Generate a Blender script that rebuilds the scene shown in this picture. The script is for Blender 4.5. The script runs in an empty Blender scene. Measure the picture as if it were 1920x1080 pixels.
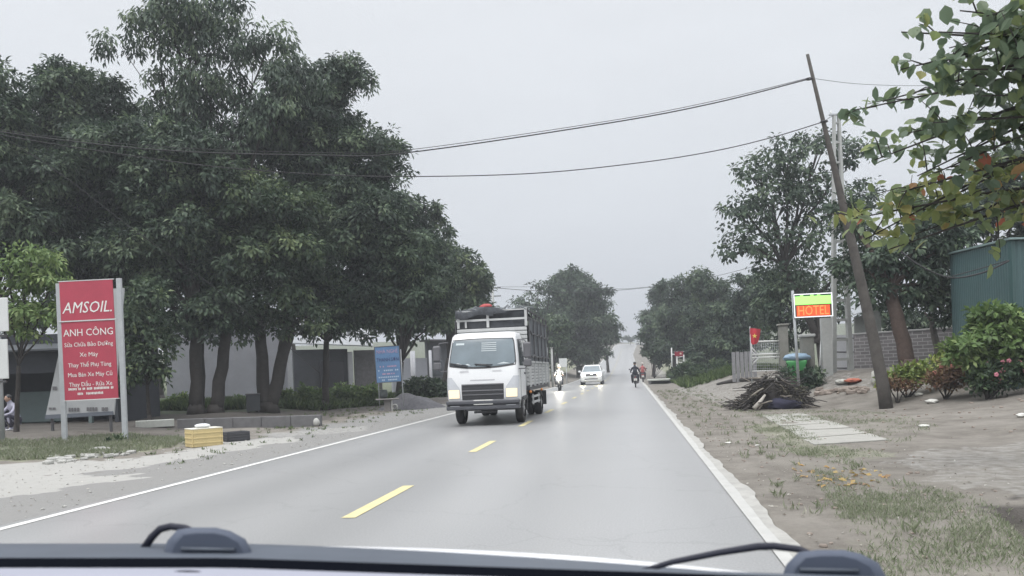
import bpy, math, random
import numpy as np
from mathutils import Vector, Matrix

# ------------------------------------------------------------------ camera, sky, sun, exposure
SC = bpy.context.scene
F = 1493.0
CAMH = 1.32
ROLL = .04                                   # the hand-held camera is rolled by 2.3 degrees
CY = 690 + 222 * math.tan(ROLL)              # level camera with vertical lens shift
YAW = math.atan(222 / math.cos(ROLL) / F)
C = np.array([0.0, 0.0, CAMH])
FW = np.array([-math.sin(YAW), math.cos(YAW), 0.0])
RT0 = np.array([math.cos(YAW), math.sin(YAW), 0.0]); UP0 = np.array([0, 0, 1.0])
RT = RT0 * math.cos(ROLL) - UP0 * math.sin(ROLL); UP = UP0 * math.cos(ROLL) + RT0 * math.sin(ROLL)
cam = bpy.data.cameras.new('camera'); camo = bpy.data.objects.new('camera', cam)
SC.collection.objects.link(camo)
m = Matrix(((RT[0], UP[0], -FW[0], C[0]), (RT[1], UP[1], -FW[1], C[1]), (RT[2], UP[2], -FW[2], C[2]), (0, 0, 0, 1)))
camo.matrix_world = m
cam.sensor_width = 36.0; cam.lens = 36.0 * F / 1920.0
cam.shift_y = (CY - 540) / 1920.0
cam.clip_start = 0.05; cam.clip_end = 5000
cam.dof.use_dof = True; cam.dof.focus_distance = 24.0; cam.dof.aperture_fstop = 8.0
SC.camera = camo

SUN_EL, SUN_AZ = math.radians(58), math.radians(205)      # azimuth from +Y, clockwise
world = bpy.data.worlds.new("World"); SC.world = world
world.use_nodes = True
wn, wl = world.node_tree.nodes, world.node_tree.links
bg = wn['Background']
sky = wn.new('ShaderNodeTexSky'); sky.sky_type = 'NISHITA'; sky.sun_disc = False
sky.sun_elevation = SUN_EL; sky.sun_rotation = SUN_AZ
tc = wn.new('ShaderNodeTexCoord'); sep = wn.new('ShaderNodeSeparateXYZ')
wl.new(tc.outputs['Generated'], sep.inputs[0])
ramp = wn.new('ShaderNodeValToRGB')          # overcast luminance: dim at the horizon, bright overhead
cr = ramp.color_ramp
cr.elements[1].position = 1.0; cr.elements[1].color = (3.0, 3.02, 3.08, 1)
cr.elements[0].position = 0.0; cr.elements[0].color = (.69, .72, .76, 1)
e = cr.elements.new(0.22); e.color = (.77, .80, .835, 1)
e = cr.elements.new(0.46); e.color = (.84, .865, .90, 1)
nz = wn.new('ShaderNodeTexNoise'); nz.inputs['Scale'].default_value = 2.2; nz.inputs['Detail'].default_value = 4
mp = wn.new('ShaderNodeMapping'); mp.inputs['Scale'].default_value = (1, 1, 3.5)
wl.new(tc.outputs['Generated'], mp.inputs[0]); wl.new(mp.outputs[0], nz.inputs['Vector'])
mr = wn.new('ShaderNodeMapRange'); mr.inputs[1].default_value = .3; mr.inputs[2].default_value = .7
mr.inputs[3].default_value = .93; mr.inputs[4].default_value = 1.06
wl.new(nz.outputs[0], mr.inputs[0]); wl.new(sep.outputs[2], ramp.inputs[0])
mul = wn.new('ShaderNodeVectorMath'); mul.operation = 'SCALE'
wl.new(ramp.outputs[0], mul.inputs[0]); wl.new(mr.outputs[0], mul.inputs[3])
sk = wn.new('ShaderNodeVectorMath'); sk.operation = 'SCALE'; sk.inputs[3].default_value = .003
wl.new(sky.outputs[0], sk.inputs[0])
add = wn.new('ShaderNodeVectorMath'); add.operation = 'ADD'
wl.new(mul.outputs[0], add.inputs[0]); wl.new(sk.outputs[0], add.inputs[1])
wl.new(add.outputs[0], bg.inputs[0]); bg.inputs[1].default_value = 1.0

sl = bpy.data.lights.new('sun', 'SUN'); sl.energy = 1.5; sl.angle = math.radians(25); sl.color = (1, .97, .93)
so = bpy.data.objects.new('sun', sl); SC.collection.objects.link(so)
sd = Vector((math.sin(SUN_AZ) * math.cos(SUN_EL), math.cos(SUN_AZ) * math.cos(SUN_EL), math.sin(SUN_EL)))
so.rotation_euler = sd.to_track_quat('Z', 'Y').to_euler()
SC.view_settings.view_transform = 'Standard'; SC.view_settings.look = 'None'
SC.view_settings.exposure = 0.07; SC.view_settings.gamma = 1.0
SC.cycles.max_bounces = 5; SC.cycles.diffuse_bounces = 3; SC.cycles.glossy_bounces = 3
SC.cycles.transmission_bounces = 4; SC.cycles.volume_bounces = 0; SC.cycles.transparent_max_bounces = 6
SC.cycles.caustics_reflective = False; SC.cycles.caustics_refractive = False
SC.cycles.sample_clamp_indirect = 8.0
SC.render.use_persistent_data = False

# ------------------------------------------------------------------ pixel helpers (photo pixels, 1920x1080)
def A(px, py, D):
    return C + D * (FW + RT * (px - 960) / F + UP * (CY - py) / F)

def sm(t):
    t = np.clip(t, 0, 1); return t * t * (3 - 2 * t)

def shift(y): return np.interp(y, [155, 223, 248, 272, 300, 400], [0, -.2, .5, 1.9, 5.5, 25])
ZY = [-30, 78, 94, 110, 136, 164, 195, 223, 248, 262, 274, 295, 400, 700]
ZZ = [0, 0, .12, .42, 1.3, 2.4, 3.7, 5.05, 7.0, 8.6, 9.6, 9.8, 9.0, 3.0]
def zr(y): return np.interp(y, ZY, ZZ)

def terrain(x, y):
    x = np.asarray(x, float); y = np.asarray(y, float)
    xs = x - shift(y)
    x0 = np.interp(y, [5, 10, 22, 28, 35, 60, 120], [4.6, 5.0, 5.3, 3.4, 2.8, 2.6, 4.0])
    w = np.interp(y, [5, 22, 28, 35, 60], [6.0, 6.0, 4.6, 4.2, 3.0])
    H = np.interp(y, [4, 8, 22, 28, 35, 60, 120, 300], [.12, .2, .6, .95, .95, .75, 1.3, 3.0])
    right = sm((xs - x0) / w) * H + np.clip((xs - 14) / 30, 0, 1) * .8
    ditch = -.5 * sm(1.7 - np.abs(xs - 3.12 - (y - 6.4) * .25) / .22) * sm((7.5 - y) / .5)
    left = sm((-xs - 13.0) / 3.0) * .2 + np.clip((-xs - 20) / 60, 0, 1) * 2.0
    far_l = sm((-xs - 6.5) / 5) * np.interp(y, [45, 90, 200, 300], [0, .8, 2.2, 2.5])
    bump = .015 * np.sin(x * 2.3 + 1.1 * y) * np.sin(y * 1.7 - x) + .02 * np.sin(x * .9 + .5) * np.sin(y * .6)
    off = np.where(xs > 1.15, sm((xs - 1.15) / .8), 0) + np.where(xs < -6.2, sm((-xs - 6.2) / .8), 0)
    base = np.where((xs < 1.15) & (xs > -6.2), -.06, -.010)
    return zr(y) + base + (right + ditch) * (xs > 1.15) + (left + far_l) * (xs < -6.2) + bump * off

def G(px, py, lo=2.0, hi=600.0):
    d = FW + RT * (px - 960) / F + UP * (CY - py) / F
    D = np.linspace(lo, min(60, hi), 3000)
    if hi > 60: D = np.concatenate([D, np.linspace(60, hi, 4000)])
    p = C[None] + D[:, None] * d[None]
    onroad = lambda x, y: (x - shift(y) < 1.2) & (x - shift(y) > -6.2)
    tz = np.where(onroad(p[:, 0], p[:, 1]), zr(p[:, 1]), terrain(p[:, 0], p[:, 1]))
    g = p[:, 2] - tz
    i = np.argmax(g < 0) if (g < 0).any() else len(D) - 1
    q = p[i]; return np.array([q[0], q[1], float(tz[i])])

def depth(p): return float(np.dot(np.asarray(p) - C, FW))
def ground(x, y): return float(terrain(x, y))

# ------------------------------------------------------------------ materials
MATS = {}
def mat(name, col, rough=.7, var=.12, scale=3.0, metal=0.0, bump=0.0, bscale=40.0, emit=None, estr=0, spec=.5, trans=0, alpha=1.0):
    if name in MATS: return MATS[name]
    mt = bpy.data.materials.new(name); mt.use_nodes = True
    n, l = mt.node_tree.nodes, mt.node_tree.links
    b = n['Principled BSDF']
    b.inputs['Roughness'].default_value = rough; b.inputs['Metallic'].default_value = metal
    b.inputs['Specular IOR Level'].default_value = spec
    b.inputs['Transmission Weight'].default_value = trans
    t = n.new('ShaderNodeTexCoord')
    if var > 0:
        nt = n.new('ShaderNodeTexNoise'); nt.inputs['Scale'].default_value = scale; nt.inputs['Detail'].default_value = 6
        nt.inputs['Roughness'].default_value = .65
        l.new(t.outputs['Object'], nt.inputs['Vector'])
        mx = n.new('ShaderNodeMix'); mx.data_type = 'RGBA'
        mx.inputs[6].default_value = (*[max(0, c * (1 - var * 2)) for c in col], 1)
        mx.inputs[7].default_value = (*[min(1, c * (1 + var * 2)) for c in col], 1)
        l.new(nt.outputs[0], mx.inputs[0]); l.new(mx.outputs[2], b.inputs['Base Color'])
    else:
        b.inputs['Base Color'].default_value = (*col, 1)
    if bump > 0:
        nb = n.new('ShaderNodeTexNoise'); nb.inputs['Scale'].default_value = bscale; nb.inputs['Detail'].default_value = 5
        l.new(t.outputs['Object'], nb.inputs['Vector'])
        bp = n.new('ShaderNodeBump'); bp.inputs['Strength'].default_value = bump; bp.inputs['Distance'].default_value = .02
        l.new(nb.outputs[0], bp.inputs['Height']); l.new(bp.outputs[0], b.inputs['Normal'])
    if emit:
        b.inputs['Emission Color'].default_value = (*emit, 1); b.inputs['Emission Strength'].default_value = estr
    MATS[name] = mt; return mt

def leaf_mat(name, cols, rough=.5, trans=.25):
    """cols: list of (position, rgb); per-leaf value read from the 'tone' attribute (natural leaf colour variation, plus light and shade painted into crown clumps)"""
    if name in MATS: return MATS[name]
    mt = bpy.data.materials.new(name); mt.use_nodes = True
    n, l = mt.node_tree.nodes, mt.node_tree.links
    b = n['Principled BSDF']; b.inputs['Roughness'].default_value = rough; b.inputs['Specular IOR Level'].default_value = .35
    at = n.new('ShaderNodeAttribute'); at.attribute_name = 'tone'
    rp = n.new('ShaderNodeValToRGB'); r = rp.color_ramp
    r.elements[1].position = cols[-1][0]; r.elements[1].color = (*cols[-1][1], 1)
    r.elements[0].position = cols[0][0]; r.elements[0].color = (*cols[0][1], 1)
    for p, c in cols[1:-1]:
        e = r.elements.new(p); e.color = (*c, 1)
    l.new(at.outputs['Fac'], rp.inputs[0]); l.new(rp.outputs[0], b.inputs['Base Color'])
    tr = n.new('ShaderNodeBsdfTranslucent'); l.new(rp.outputs[0], tr.inputs[0])
    ms = n.new('ShaderNodeMixShader'); ms.inputs[0].default_value = trans
    l.new(b.outputs[0], ms.inputs[1]); l.new(tr.outputs[0], ms.inputs[2])
    l.new(ms.outputs[0], n['Material Output'].inputs[0])
    MATS[name] = mt; return mt

# ------------------------------------------------------------------ object helpers
COL = SC.collection
def tag(o, label=None, cat=None, group=None, kind=None):
    if label: o['label'] = label
    if cat: o['category'] = cat
    if group: o['group'] = group
    if kind: o['kind'] = kind
    return o
def thing(name, label, cat, loc=(0, 0, 0), rz=0, group=None):
    o = bpy.data.objects.new(name, None); COL.objects.link(o)
    o.location = [float(v) for v in loc]; o.rotation_euler = (0, 0, rz); o.empty_display_size = .2
    return tag(o, label, cat, group)
def copy_tree(o, parent=None):
    c = o.copy(); COL.objects.link(c); c.parent = parent
    for ch in list(o.children): copy_tree(ch, c)
    return c

class MB:
    def __init__(s): s.v = []; s.f = []; s.s = []
    def add(s, vs, fs, smooth=False):
        o = len(s.v); s.v += [tuple(float(a) for a in p) for p in vs]
        s.f += [tuple(i + o for i in f) for f in fs]; s.s += [smooth] * len(fs); return s
    def box(s, c, d, rz=0, rx=0, ry=0, bev=0.0):
        x, y, z = d[0] / 2, d[1] / 2, d[2] / 2
        if bev > 0:
            b = min(bev, x * .9, y * .9, z * .9)
            R = Matrix.Rotation(rz, 3, 'Z') @ Matrix.Rotation(ry, 3, 'Y') @ Matrix.Rotation(rx, 3, 'X')
            pts = []; ix = {}
            for sx in (-1, 1):
                for sy in (-1, 1):
                    for sz in (-1, 1):
                        for a in range(3):
                            q = [sx * (x - b), sy * (y - b), sz * (z - b)]
                            q[a] = (sx * x, sy * y, sz * z)[a]
                            ix[(sx, sy, sz, a)] = len(pts); pts.append(q)
            fs = []
            for a in range(3):
                o1, o2 = [k for k in range(3) if k != a]
                for sg in (-1, 1):
                    q = []
                    for u, v in ((-1, -1), (1, -1), (1, 1), (-1, 1)):
                        k = [0, 0, 0]; k[a] = sg; k[o1] = u; k[o2] = v; q.append(ix[(*k, a)])
                    if (sg == 1) != (a == 1): fs.append(tuple(q))
                    else: fs.append(tuple(reversed(q)))
            import itertools
            for a, c2 in ((0, 1), (0, 2), (1, 2)):
                o = 3 - a - c2
                for sa in (-1, 1):
                    for sc_ in (-1, 1):
                        k0 = [0, 0, 0]; k1 = [0, 0, 0]
                        k0[a] = k1[a] = sa; k0[c2] = k1[c2] = sc_; k0[o] = -1; k1[o] = 1
                        fs.append((ix[(*k0, a)], ix[(*k1, a)], ix[(*k1, c2)], ix[(*k0, c2)]))
            for k in itertools.product((-1, 1), repeat=3):
                fs.append((ix[(*k, 0)], ix[(*k, 1)], ix[(*k, 2)]))
            pts = [tuple(R @ Vector(p) + Vector([float(t) for t in c])) for p in pts]
            return s.add(pts, fs)
        R = Matrix.Rotation(rz, 3, 'Z') @ Matrix.Rotation(ry, 3, 'Y') @ Matrix.Rotation(rx, 3, 'X')
        p = [R @ Vector((a * x, b * y, e * z)) + Vector([float(t) for t in c]) for a in (-1, 1) for b in (-1, 1) for e in (-1, 1)]
        return s.add([tuple(q) for q in p], [(0, 1, 3, 2), (4, 6, 7, 5), (0, 4, 5, 1), (2, 3, 7, 6), (0, 2, 6, 4), (1, 5, 7, 3)])
    def tube(s, pts, rad, seg=8, caps=True, smooth=True):
        pts = [Vector([float(a) for a in p]) for p in pts]; n = len(pts)
        if not hasattr(rad, '__len__'): rad = [rad] * n
        vs = []; up0 = None
        for i, p in enumerate(pts):
            t = (pts[min(i + 1, n - 1)] - pts[max(i - 1, 0)])
            t = t.normalized() if t.length > 1e-9 else Vector((0, 0, 1))
            a = up0 if up0 is not None else (Vector((1, 0, 0)) if abs(t.x) < .9 else Vector((0, 1, 0)))
            a = (a - t * a.dot(t)).normalized(); up0 = a; b = t.cross(a)
            for k in range(seg):
                w = 2 * math.pi * k / seg
                vs.append(tuple(p + (a * math.cos(w) + b * math.sin(w)) * rad[i]))
        fs = [(i * seg + k, i * seg + (k + 1) % seg, (i + 1) * seg + (k + 1) % seg, (i + 1) * seg + k) for i in range(n - 1) for k in range(seg)]
        s.add(vs, fs, smooth)
        if caps:
            o = len(s.v) - len(vs)
            s.f += [tuple(o + k for k in reversed(range(seg))), tuple(o + (n - 1) * seg + k for k in range(seg))]; s.s += [False, False]
        return s
    def cyl(s, a, b, r, seg=16, r2=None): return s.tube([a, b], [r, r if r2 is None else r2], seg)
    def loft(s, rings, smooth=False, cap=True):
        n = len(rings[0]); vs = [p for r in rings for p in r]
        fs = [(i * n + k, i * n + (k + 1) % n, (i + 1) * n + (k + 1) % n, (i + 1) * n + k) for i in range(len(rings) - 1) for k in range(n)]
        s.add(vs, fs, smooth)
        if cap:
            o = len(s.v) - len(vs)
            s.f += [tuple(o + k for k in reversed(range(n))), tuple(o + (len(rings) - 1) * n + k for k in range(n))]; s.s += [False, False]
        return s
    def patch(s, grid, smooth=True):
        h, w = len(grid), len(grid[0])
        return s.add([p for r in grid for p in r], [(i * w + j, i * w + j + 1, (i + 1) * w + j + 1, (i + 1) * w + j) for i in range(h - 1) for j in range(w - 1)], smooth)
    def ball(s, c, r, seg=12, rings=8, noise=0, seed=0):
        rn = random.Random(seed); r = r if hasattr(r, '__len__') else (r, r, r); vs = []
        for i in range(rings + 1):
            th = math.pi * i / rings
            for k in range(seg):
                ph = 2 * math.pi * k / seg; q = 1 + noise * rn.uniform(-1, 1)
                vs.append((c[0] + r[0] * q * math.sin(th) * math.cos(ph), c[1] + r[1] * q * math.sin(th) * math.sin(ph), c[2] + r[2] * q * math.cos(th)))
        return s.add(vs, [(i * seg + k, (i + 1) * seg + k, (i + 1) * seg + (k + 1) % seg, i * seg + (k + 1) % seg) for i in range(rings) for k in range(seg)], True)
    def prism(s, poly, off):
        """flat polygon (3D points) extruded by vector off"""
        n = len(poly); b = [tuple(np.array(p) + np.array(off)) for p in poly]
        return s.add(list(poly) + b, [tuple(range(n)), tuple(reversed(range(n, 2 * n)))] + [((i + 1) % n, i, i + n, (i + 1) % n + n) for i in range(n)])
    def torus(s, c, R, r, axis='X', seg=24, sub=8):
        vs = []
        for i in range(seg):
            a = 2 * math.pi * i / seg
            for k in range(sub):
                b = 2 * math.pi * k / sub; q = R + r * math.cos(b); h = r * math.sin(b)
                if axis == 'X': vs.append((c[0] + h, c[1] + q * math.cos(a), c[2] + q * math.sin(a)))
                else: vs.append((c[0] + q * math.cos(a), c[1] + q * math.sin(a), c[2] + h))
        return s.add(vs, [(i * sub + k, ((i + 1) % seg) * sub + k, ((i + 1) % seg) * sub + (k + 1) % sub, i * sub + (k + 1) % sub) for i in range(seg) for k in range(sub)], True)
    def build(s, name, mt, parent=None, world=False, origin=None):
        v = s.v
        loc = None
        if world and parent is not None:
            lx = parent.location; v = [(a - lx[0], b - lx[1], c - lx[2]) for a, b, c in v]
        if origin is not None:
            v = [(a - origin[0], b - origin[1], c - origin[2]) for a, b, c in v]
        me = bpy.data.meshes.new(name); me.from_pydata(v, [], s.f)
        me.polygons.foreach_set('use_smooth', s.s); me.materials.append(mt); me.validate(); me.update()
        import bmesh
        bm = bmesh.new(); bm.from_mesh(me); bmesh.ops.recalc_face_normals(bm, faces=bm.faces); bm.to_mesh(me); bm.free()
        o = bpy.data.objects.new(name, me); COL.objects.link(o)
        if parent is not None: o.parent = parent
        if origin is not None: o.location = [float(t) for t in origin]
        return o

def text_part(txt, name, mt, parent, size, loc, rot=(math.pi / 2, 0, 0), ext=.004, width=None, shear=0, world_m=None, align='CENTER', bold=0.0):
    cu = bpy.data.curves.new('t', 'FONT'); cu.body = txt; cu.size = size; cu.align_x = align; cu.align_y = 'CENTER'
    cu.extrude = ext; cu.shear = shear; cu.offset = bold; cu.resolution_u = 2
    to = bpy.data.objects.new('t', cu); COL.objects.link(to)
    dg = bpy.context.evaluated_depsgraph_get(); dg.update()
    me = bpy.data.meshes.new_from_object(to.evaluated_get(dg)); me.name = name
    bpy.data.objects.remove(to); me.materials.clear(); me.materials.append(mt)
    n = len(me.vertices); co = np.empty(n * 3); me.vertices.foreach_get('co', co); co = co.reshape(-1, 3)
    if width and n:
        w = co[:, 0].max() - co[:, 0].min(); co[:, 0] = (co[:, 0] - (co[:, 0].max() + co[:, 0].min()) / 2) * width / w
    R = np.array(Matrix.Rotation(rot[2], 3, 'Z') @ Matrix.Rotation(rot[1], 3, 'Y') @ Matrix.Rotation(rot[0], 3, 'X'))
    co = co @ R.T + np.array(loc)[None]
    me.vertices.foreach_set('co', co.astype(np.float32).ravel()); me.update()
    o = bpy.data.objects.new(name, me); COL.objects.link(o); o.parent = parent; return o

def yaw_to_cam(p):
    """z-rotation so that local -Y faces the camera"""
    return math.atan2(p[1] - C[1], p[0] - C[0]) - math.pi / 2

# ------------------------------------------------------------------ foliage
RNG = np.random.default_rng(7)
def leaves_object(name, cen, dirs, nrm, L, Wd, tone, mt, parent=None, loc=None):
    """one leaf = folded rhomb of 4 vertices, 2 triangles"""
    N = len(cen)
    d = dirs / np.maximum(np.linalg.norm(dirs, axis=1, keepdims=True), 1e-6)
    s = np.cross(d, nrm); s /= np.maximum(np.linalg.norm(s, axis=1, keepdims=True), 1e-6)
    n2 = np.cross(s, d)
    L = L[:, None]; Wd = Wd[:, None]
    base = cen - d * L * .5; tip = cen + d * L * .5 - n2 * L * .12
    a = cen - d * L * .05 + s * Wd * .5 + n2 * L * .10; b = cen - d * L * .05 - s * Wd * .5 + n2 * L * .10
    v = np.stack([base, a, tip, b], 1).reshape(-1, 3)
    if loc is not None: v = v - np.asarray(loc)[None]
    idx = np.arange(N)[:, None] * 4
    tri = np.concatenate([idx + np.array([[0, 1, 2]]), idx + np.array([[0, 2, 3]])], 1).reshape(-1)
    me = bpy.data.meshes.new(name)
    me.vertices.add(len(v)); me.vertices.foreach_set('co', v.astype(np.float32).ravel())
    me.loops.add(len(tri)); me.loops.foreach_set('vertex_index', tri.astype(np.int32))
    me.polygons.add(2 * N); me.polygons.foreach_set('loop_start', np.arange(0, 6 * N, 3, dtype=np.int32))
    at = me.attributes.new('tone', 'FLOAT', 'POINT'); at.data.foreach_set('value', np.repeat(tone, 4).astype(np.float32))
    me.materials.append(mt); me.update(calc_edges=True)
    o = bpy.data.objects.new(name, me); COL.objects.link(o)
    if parent is not None: o.parent = parent
    return o

def rdir(n):
    v = RNG.normal(size=(n, 3)); return v / np.linalg.norm(v, axis=1, keepdims=True)

def puff_leaves(puffs, leaf=.2, tuft=.38, per=22, cover=1.3, droop=.25, aspect=.35, inner=.35, squash=.8, sub=8):
    """puffs: (x,y,z,r). Each is broken into smaller boughs whose leaves sit mostly on the upper side. Returns cen, dir, nrm, tone"""
    cs, ds, ns, ts = [], [], [], []
    small = []
    for (x, y, z, r) in puffs:
        if r < tuft * 2.6 or sub == 0: small.append((x, y, z, r, .5)); continue
        small.append((x, y, z, r * .6, .3))  # crown core gets a darker tone, inner shade put into leaf colour
        for v in rdir(sub):
            q = r * RNG.uniform(.34, .58); rr = r * RNG.uniform(.62, .92)
            small.append((x + v[0] * rr, y + v[1] * rr, z + v[2] * rr * squash, q, RNG.uniform(.28, .74)))  # random bough tone, spread wide to imitate lit and shaded clumps
    for (x, y, z, r, bt) in small:
        nt = max(4, int(cover * 4 * r * r / tuft ** 2 * (1 + inner)))
        dr = rdir(nt); flip = (dr[:, 2] < -.1) & (RNG.random(nt) < (.6 if sub else .2)); dr[flip, 2] *= -1
        rad = np.where(RNG.random(nt) < inner / (1 + inner), RNG.uniform(.3, .8, nt), RNG.uniform(.84, 1.06, nt))
        lump = 1 + .12 * np.sin(dr[:, 0] * 5 + x) * np.cos(dr[:, 2] * 4 + z) + .1 * np.sin(dr[:, 1] * 9 + y)
        tc_ = np.array([x, y, z]) + dr * (rad * lump * r)[:, None] * np.array([1, 1, squash])
        k = np.maximum(4, RNG.poisson(per, nt)); ti = np.repeat(np.arange(nt), k); n = len(ti)
        out = rdir(n); cen = tc_[ti] + out * (RNG.random(n) ** .5)[:, None] * tuft * np.array([1, 1, .75])
        d = out * .9 + dr[ti] * .25 + np.array([0, 0, -droop * 2]) + rdir(n) * .3
        nn = rdir(n) * .4 + np.array([0, 0, .8]) + dr[ti] * 1.0
        tone = np.clip(bt + RNG.normal(0, .16, nt)[ti] + RNG.normal(0, .12, n), 0, 1)
        cs.append(cen); ds.append(d); ns.append(nn); ts.append(tone)
    return np.concatenate(cs), np.concatenate(ds), np.concatenate(ns), np.concatenate(ts)

def make_crown(name, puffs, mt, parent, leaf=.2, aspect=.36, **k):
    c, d, n, t = puff_leaves(puffs, leaf=leaf, **k)
    L = leaf * RNG.uniform(.65, 1.25, len(c)); W = L * aspect * RNG.uniform(.8, 1.3, len(c))
    return leaves_object(name, c, d, n, L, W, t, mt, parent, loc=parent.location if parent is not None else None)

def limb(mb, a, b, r0, r1, sag=.0, n=5, seed=0, wob=.12):
    rn = random.Random(seed); a = np.array(a, float); b = np.array(b, float); L = np.linalg.norm(b - a); pts = []; rr = []
    for i in range(n + 1):
        t = i / n; p = a * (1 - t) + b * t
        p = p + np.array([rn.uniform(-1, 1), rn.uniform(-1, 1), rn.uniform(-.5, .5)]) * wob * L * .25 * math.sin(math.pi * t) + np.array([0, 0, sag * L * math.sin(math.pi * t)])
        pts.append(p); rr.append(r0 * (1 - t) + r1 * t)
    mb.tube(pts, rr, 8)

BARK = mat('bark_dark', (.045, .04, .037), .95, .3, 6, bump=.6, bscale=14)
BARKG = mat('bark_grey', (.17, .155, .14), .95, .3, 6, bump=.5, bscale=14)
def tree(name, label, base, puffs_px, D, mt, trunks=None, r0=.25, fork=.45, group=None, barkm=None, cat='tree', extra=None, limbs=True, leafk=None, twigs=0, seed=0):
    """base world point; puffs_px: (px,py,radius_px[,dD]) at depth D"""
    leafk = leafk or {}; base = np.array(base, float); base[2] = min(base[2], ground(base[0], base[1])) if False else ground(base[0], base[1])
    t = thing(name, label, cat, base, group=group)
    puffs = []
    for q in puffs_px:
        dd = D + (q[3] if len(q) > 3 else 0)
        p = A(q[0], q[1], dd); puffs.append((p[0], p[1], p[2], q[2] * dd / F))
    if extra: puffs += extra
    mb = MB(); base = np.array(base, float)
    lo = min(p[2] - p[3] for p in puffs); cx = np.mean([p[0] for p in puffs]); cy = np.mean([p[1] for p in puffs])
    fk = base + np.array([(cx - base[0]) * .25, (cy - base[1]) * .25, max(1.2, (lo - base[2]) * fork + .8)])
    tr = trunks or [(base - np.array([0, 0, .15]), fk)]
    tops = []
    for i, (a, b) in enumerate(tr):
        a = np.array(a, float); b = np.array(b, float)
        limb(mb, a, b, r0, r0 * .75, n=6, seed=seed + i, wob=.05)
        mb.tube([a + np.array([0, 0, -.1]), a + np.array([0, 0, .35])], [r0 * 1.45, r0 * .98], 9)
        tops.append(b)
    if limbs:
        for i, p in enumerate(puffs):
            c = np.array(p[:3]); b = min(tops, key=lambda q: np.linalg.norm(q - c))
            rr = r0 * .55 * min(1, .5 + p[3] / 4)
            limb(mb, b, c + np.array([0, 0, p[3] * .2]), rr, .025, sag=.06, n=6, seed=seed * 7 + i)
            rn = random.Random(seed * 31 + i)
            for k in range(twigs):
                dv = np.array([rn.gauss(0, 1), rn.gauss(0, 1), rn.gauss(.2, .7)]); dv /= np.linalg.norm(dv)
                limb(mb, c * .75 + b * .25, c + dv * p[3] * .85, .03, .008, n=4, seed=rn.randint(0, 9999))
    mb.build('trunk', barkm or BARK, t, world=True)
    make_crown('crown', puffs, mt, t, **leafk)
    return t

GREEN_DK = leaf_mat('leaf_dark', [(0, (.014, .028, .018)), (.4, (.046, .076, .052)), (.7, (.11, .16, .10)), (1, (.20, .26, .15))])
GREEN_MD = leaf_mat('leaf_mid', [(0, (.022, .042, .024)), (.5, (.058, .095, .055)), (.8, (.12, .17, .085)), (1, (.19, .24, .11))])
GREEN_LT = leaf_mat('leaf_light', [(0, (.06, .11, .035)), (.5, (.15, .235, .08)), (1, (.33, .41, .17))])
GREEN_YL = leaf_mat('leaf_yellow', [(0, (.08, .13, .03)), (.5, (.20, .27, .07)), (1, (.36, .38, .12))])
RED_BR = leaf_mat('leaf_red', [(0, (.09, .05, .035)), (.5, (.17, .10, .06)), (.8, (.22, .16, .08)), (1, (.30, .15, .11))])
DRY = leaf_mat('leaf_dry', [(0, (.03, .025, .02)), (.5, (.07, .06, .045)), (1, (.13, .13, .08))])

# ------------------------------------------------------------------ terrain
def in_poly(x, y, poly):
    ins = np.zeros(x.shape, bool); n = len(poly)
    for i in range(n):
        x1, y1 = poly[i][:2]; x2, y2 = poly[(i + 1) % n][:2]
        c = ((y1 > y) != (y2 > y)) & (x < (x2 - x1) * (y - y1) / (y2 - y1 + 1e-12) + x1)
        ins ^= c
    return ins

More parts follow.
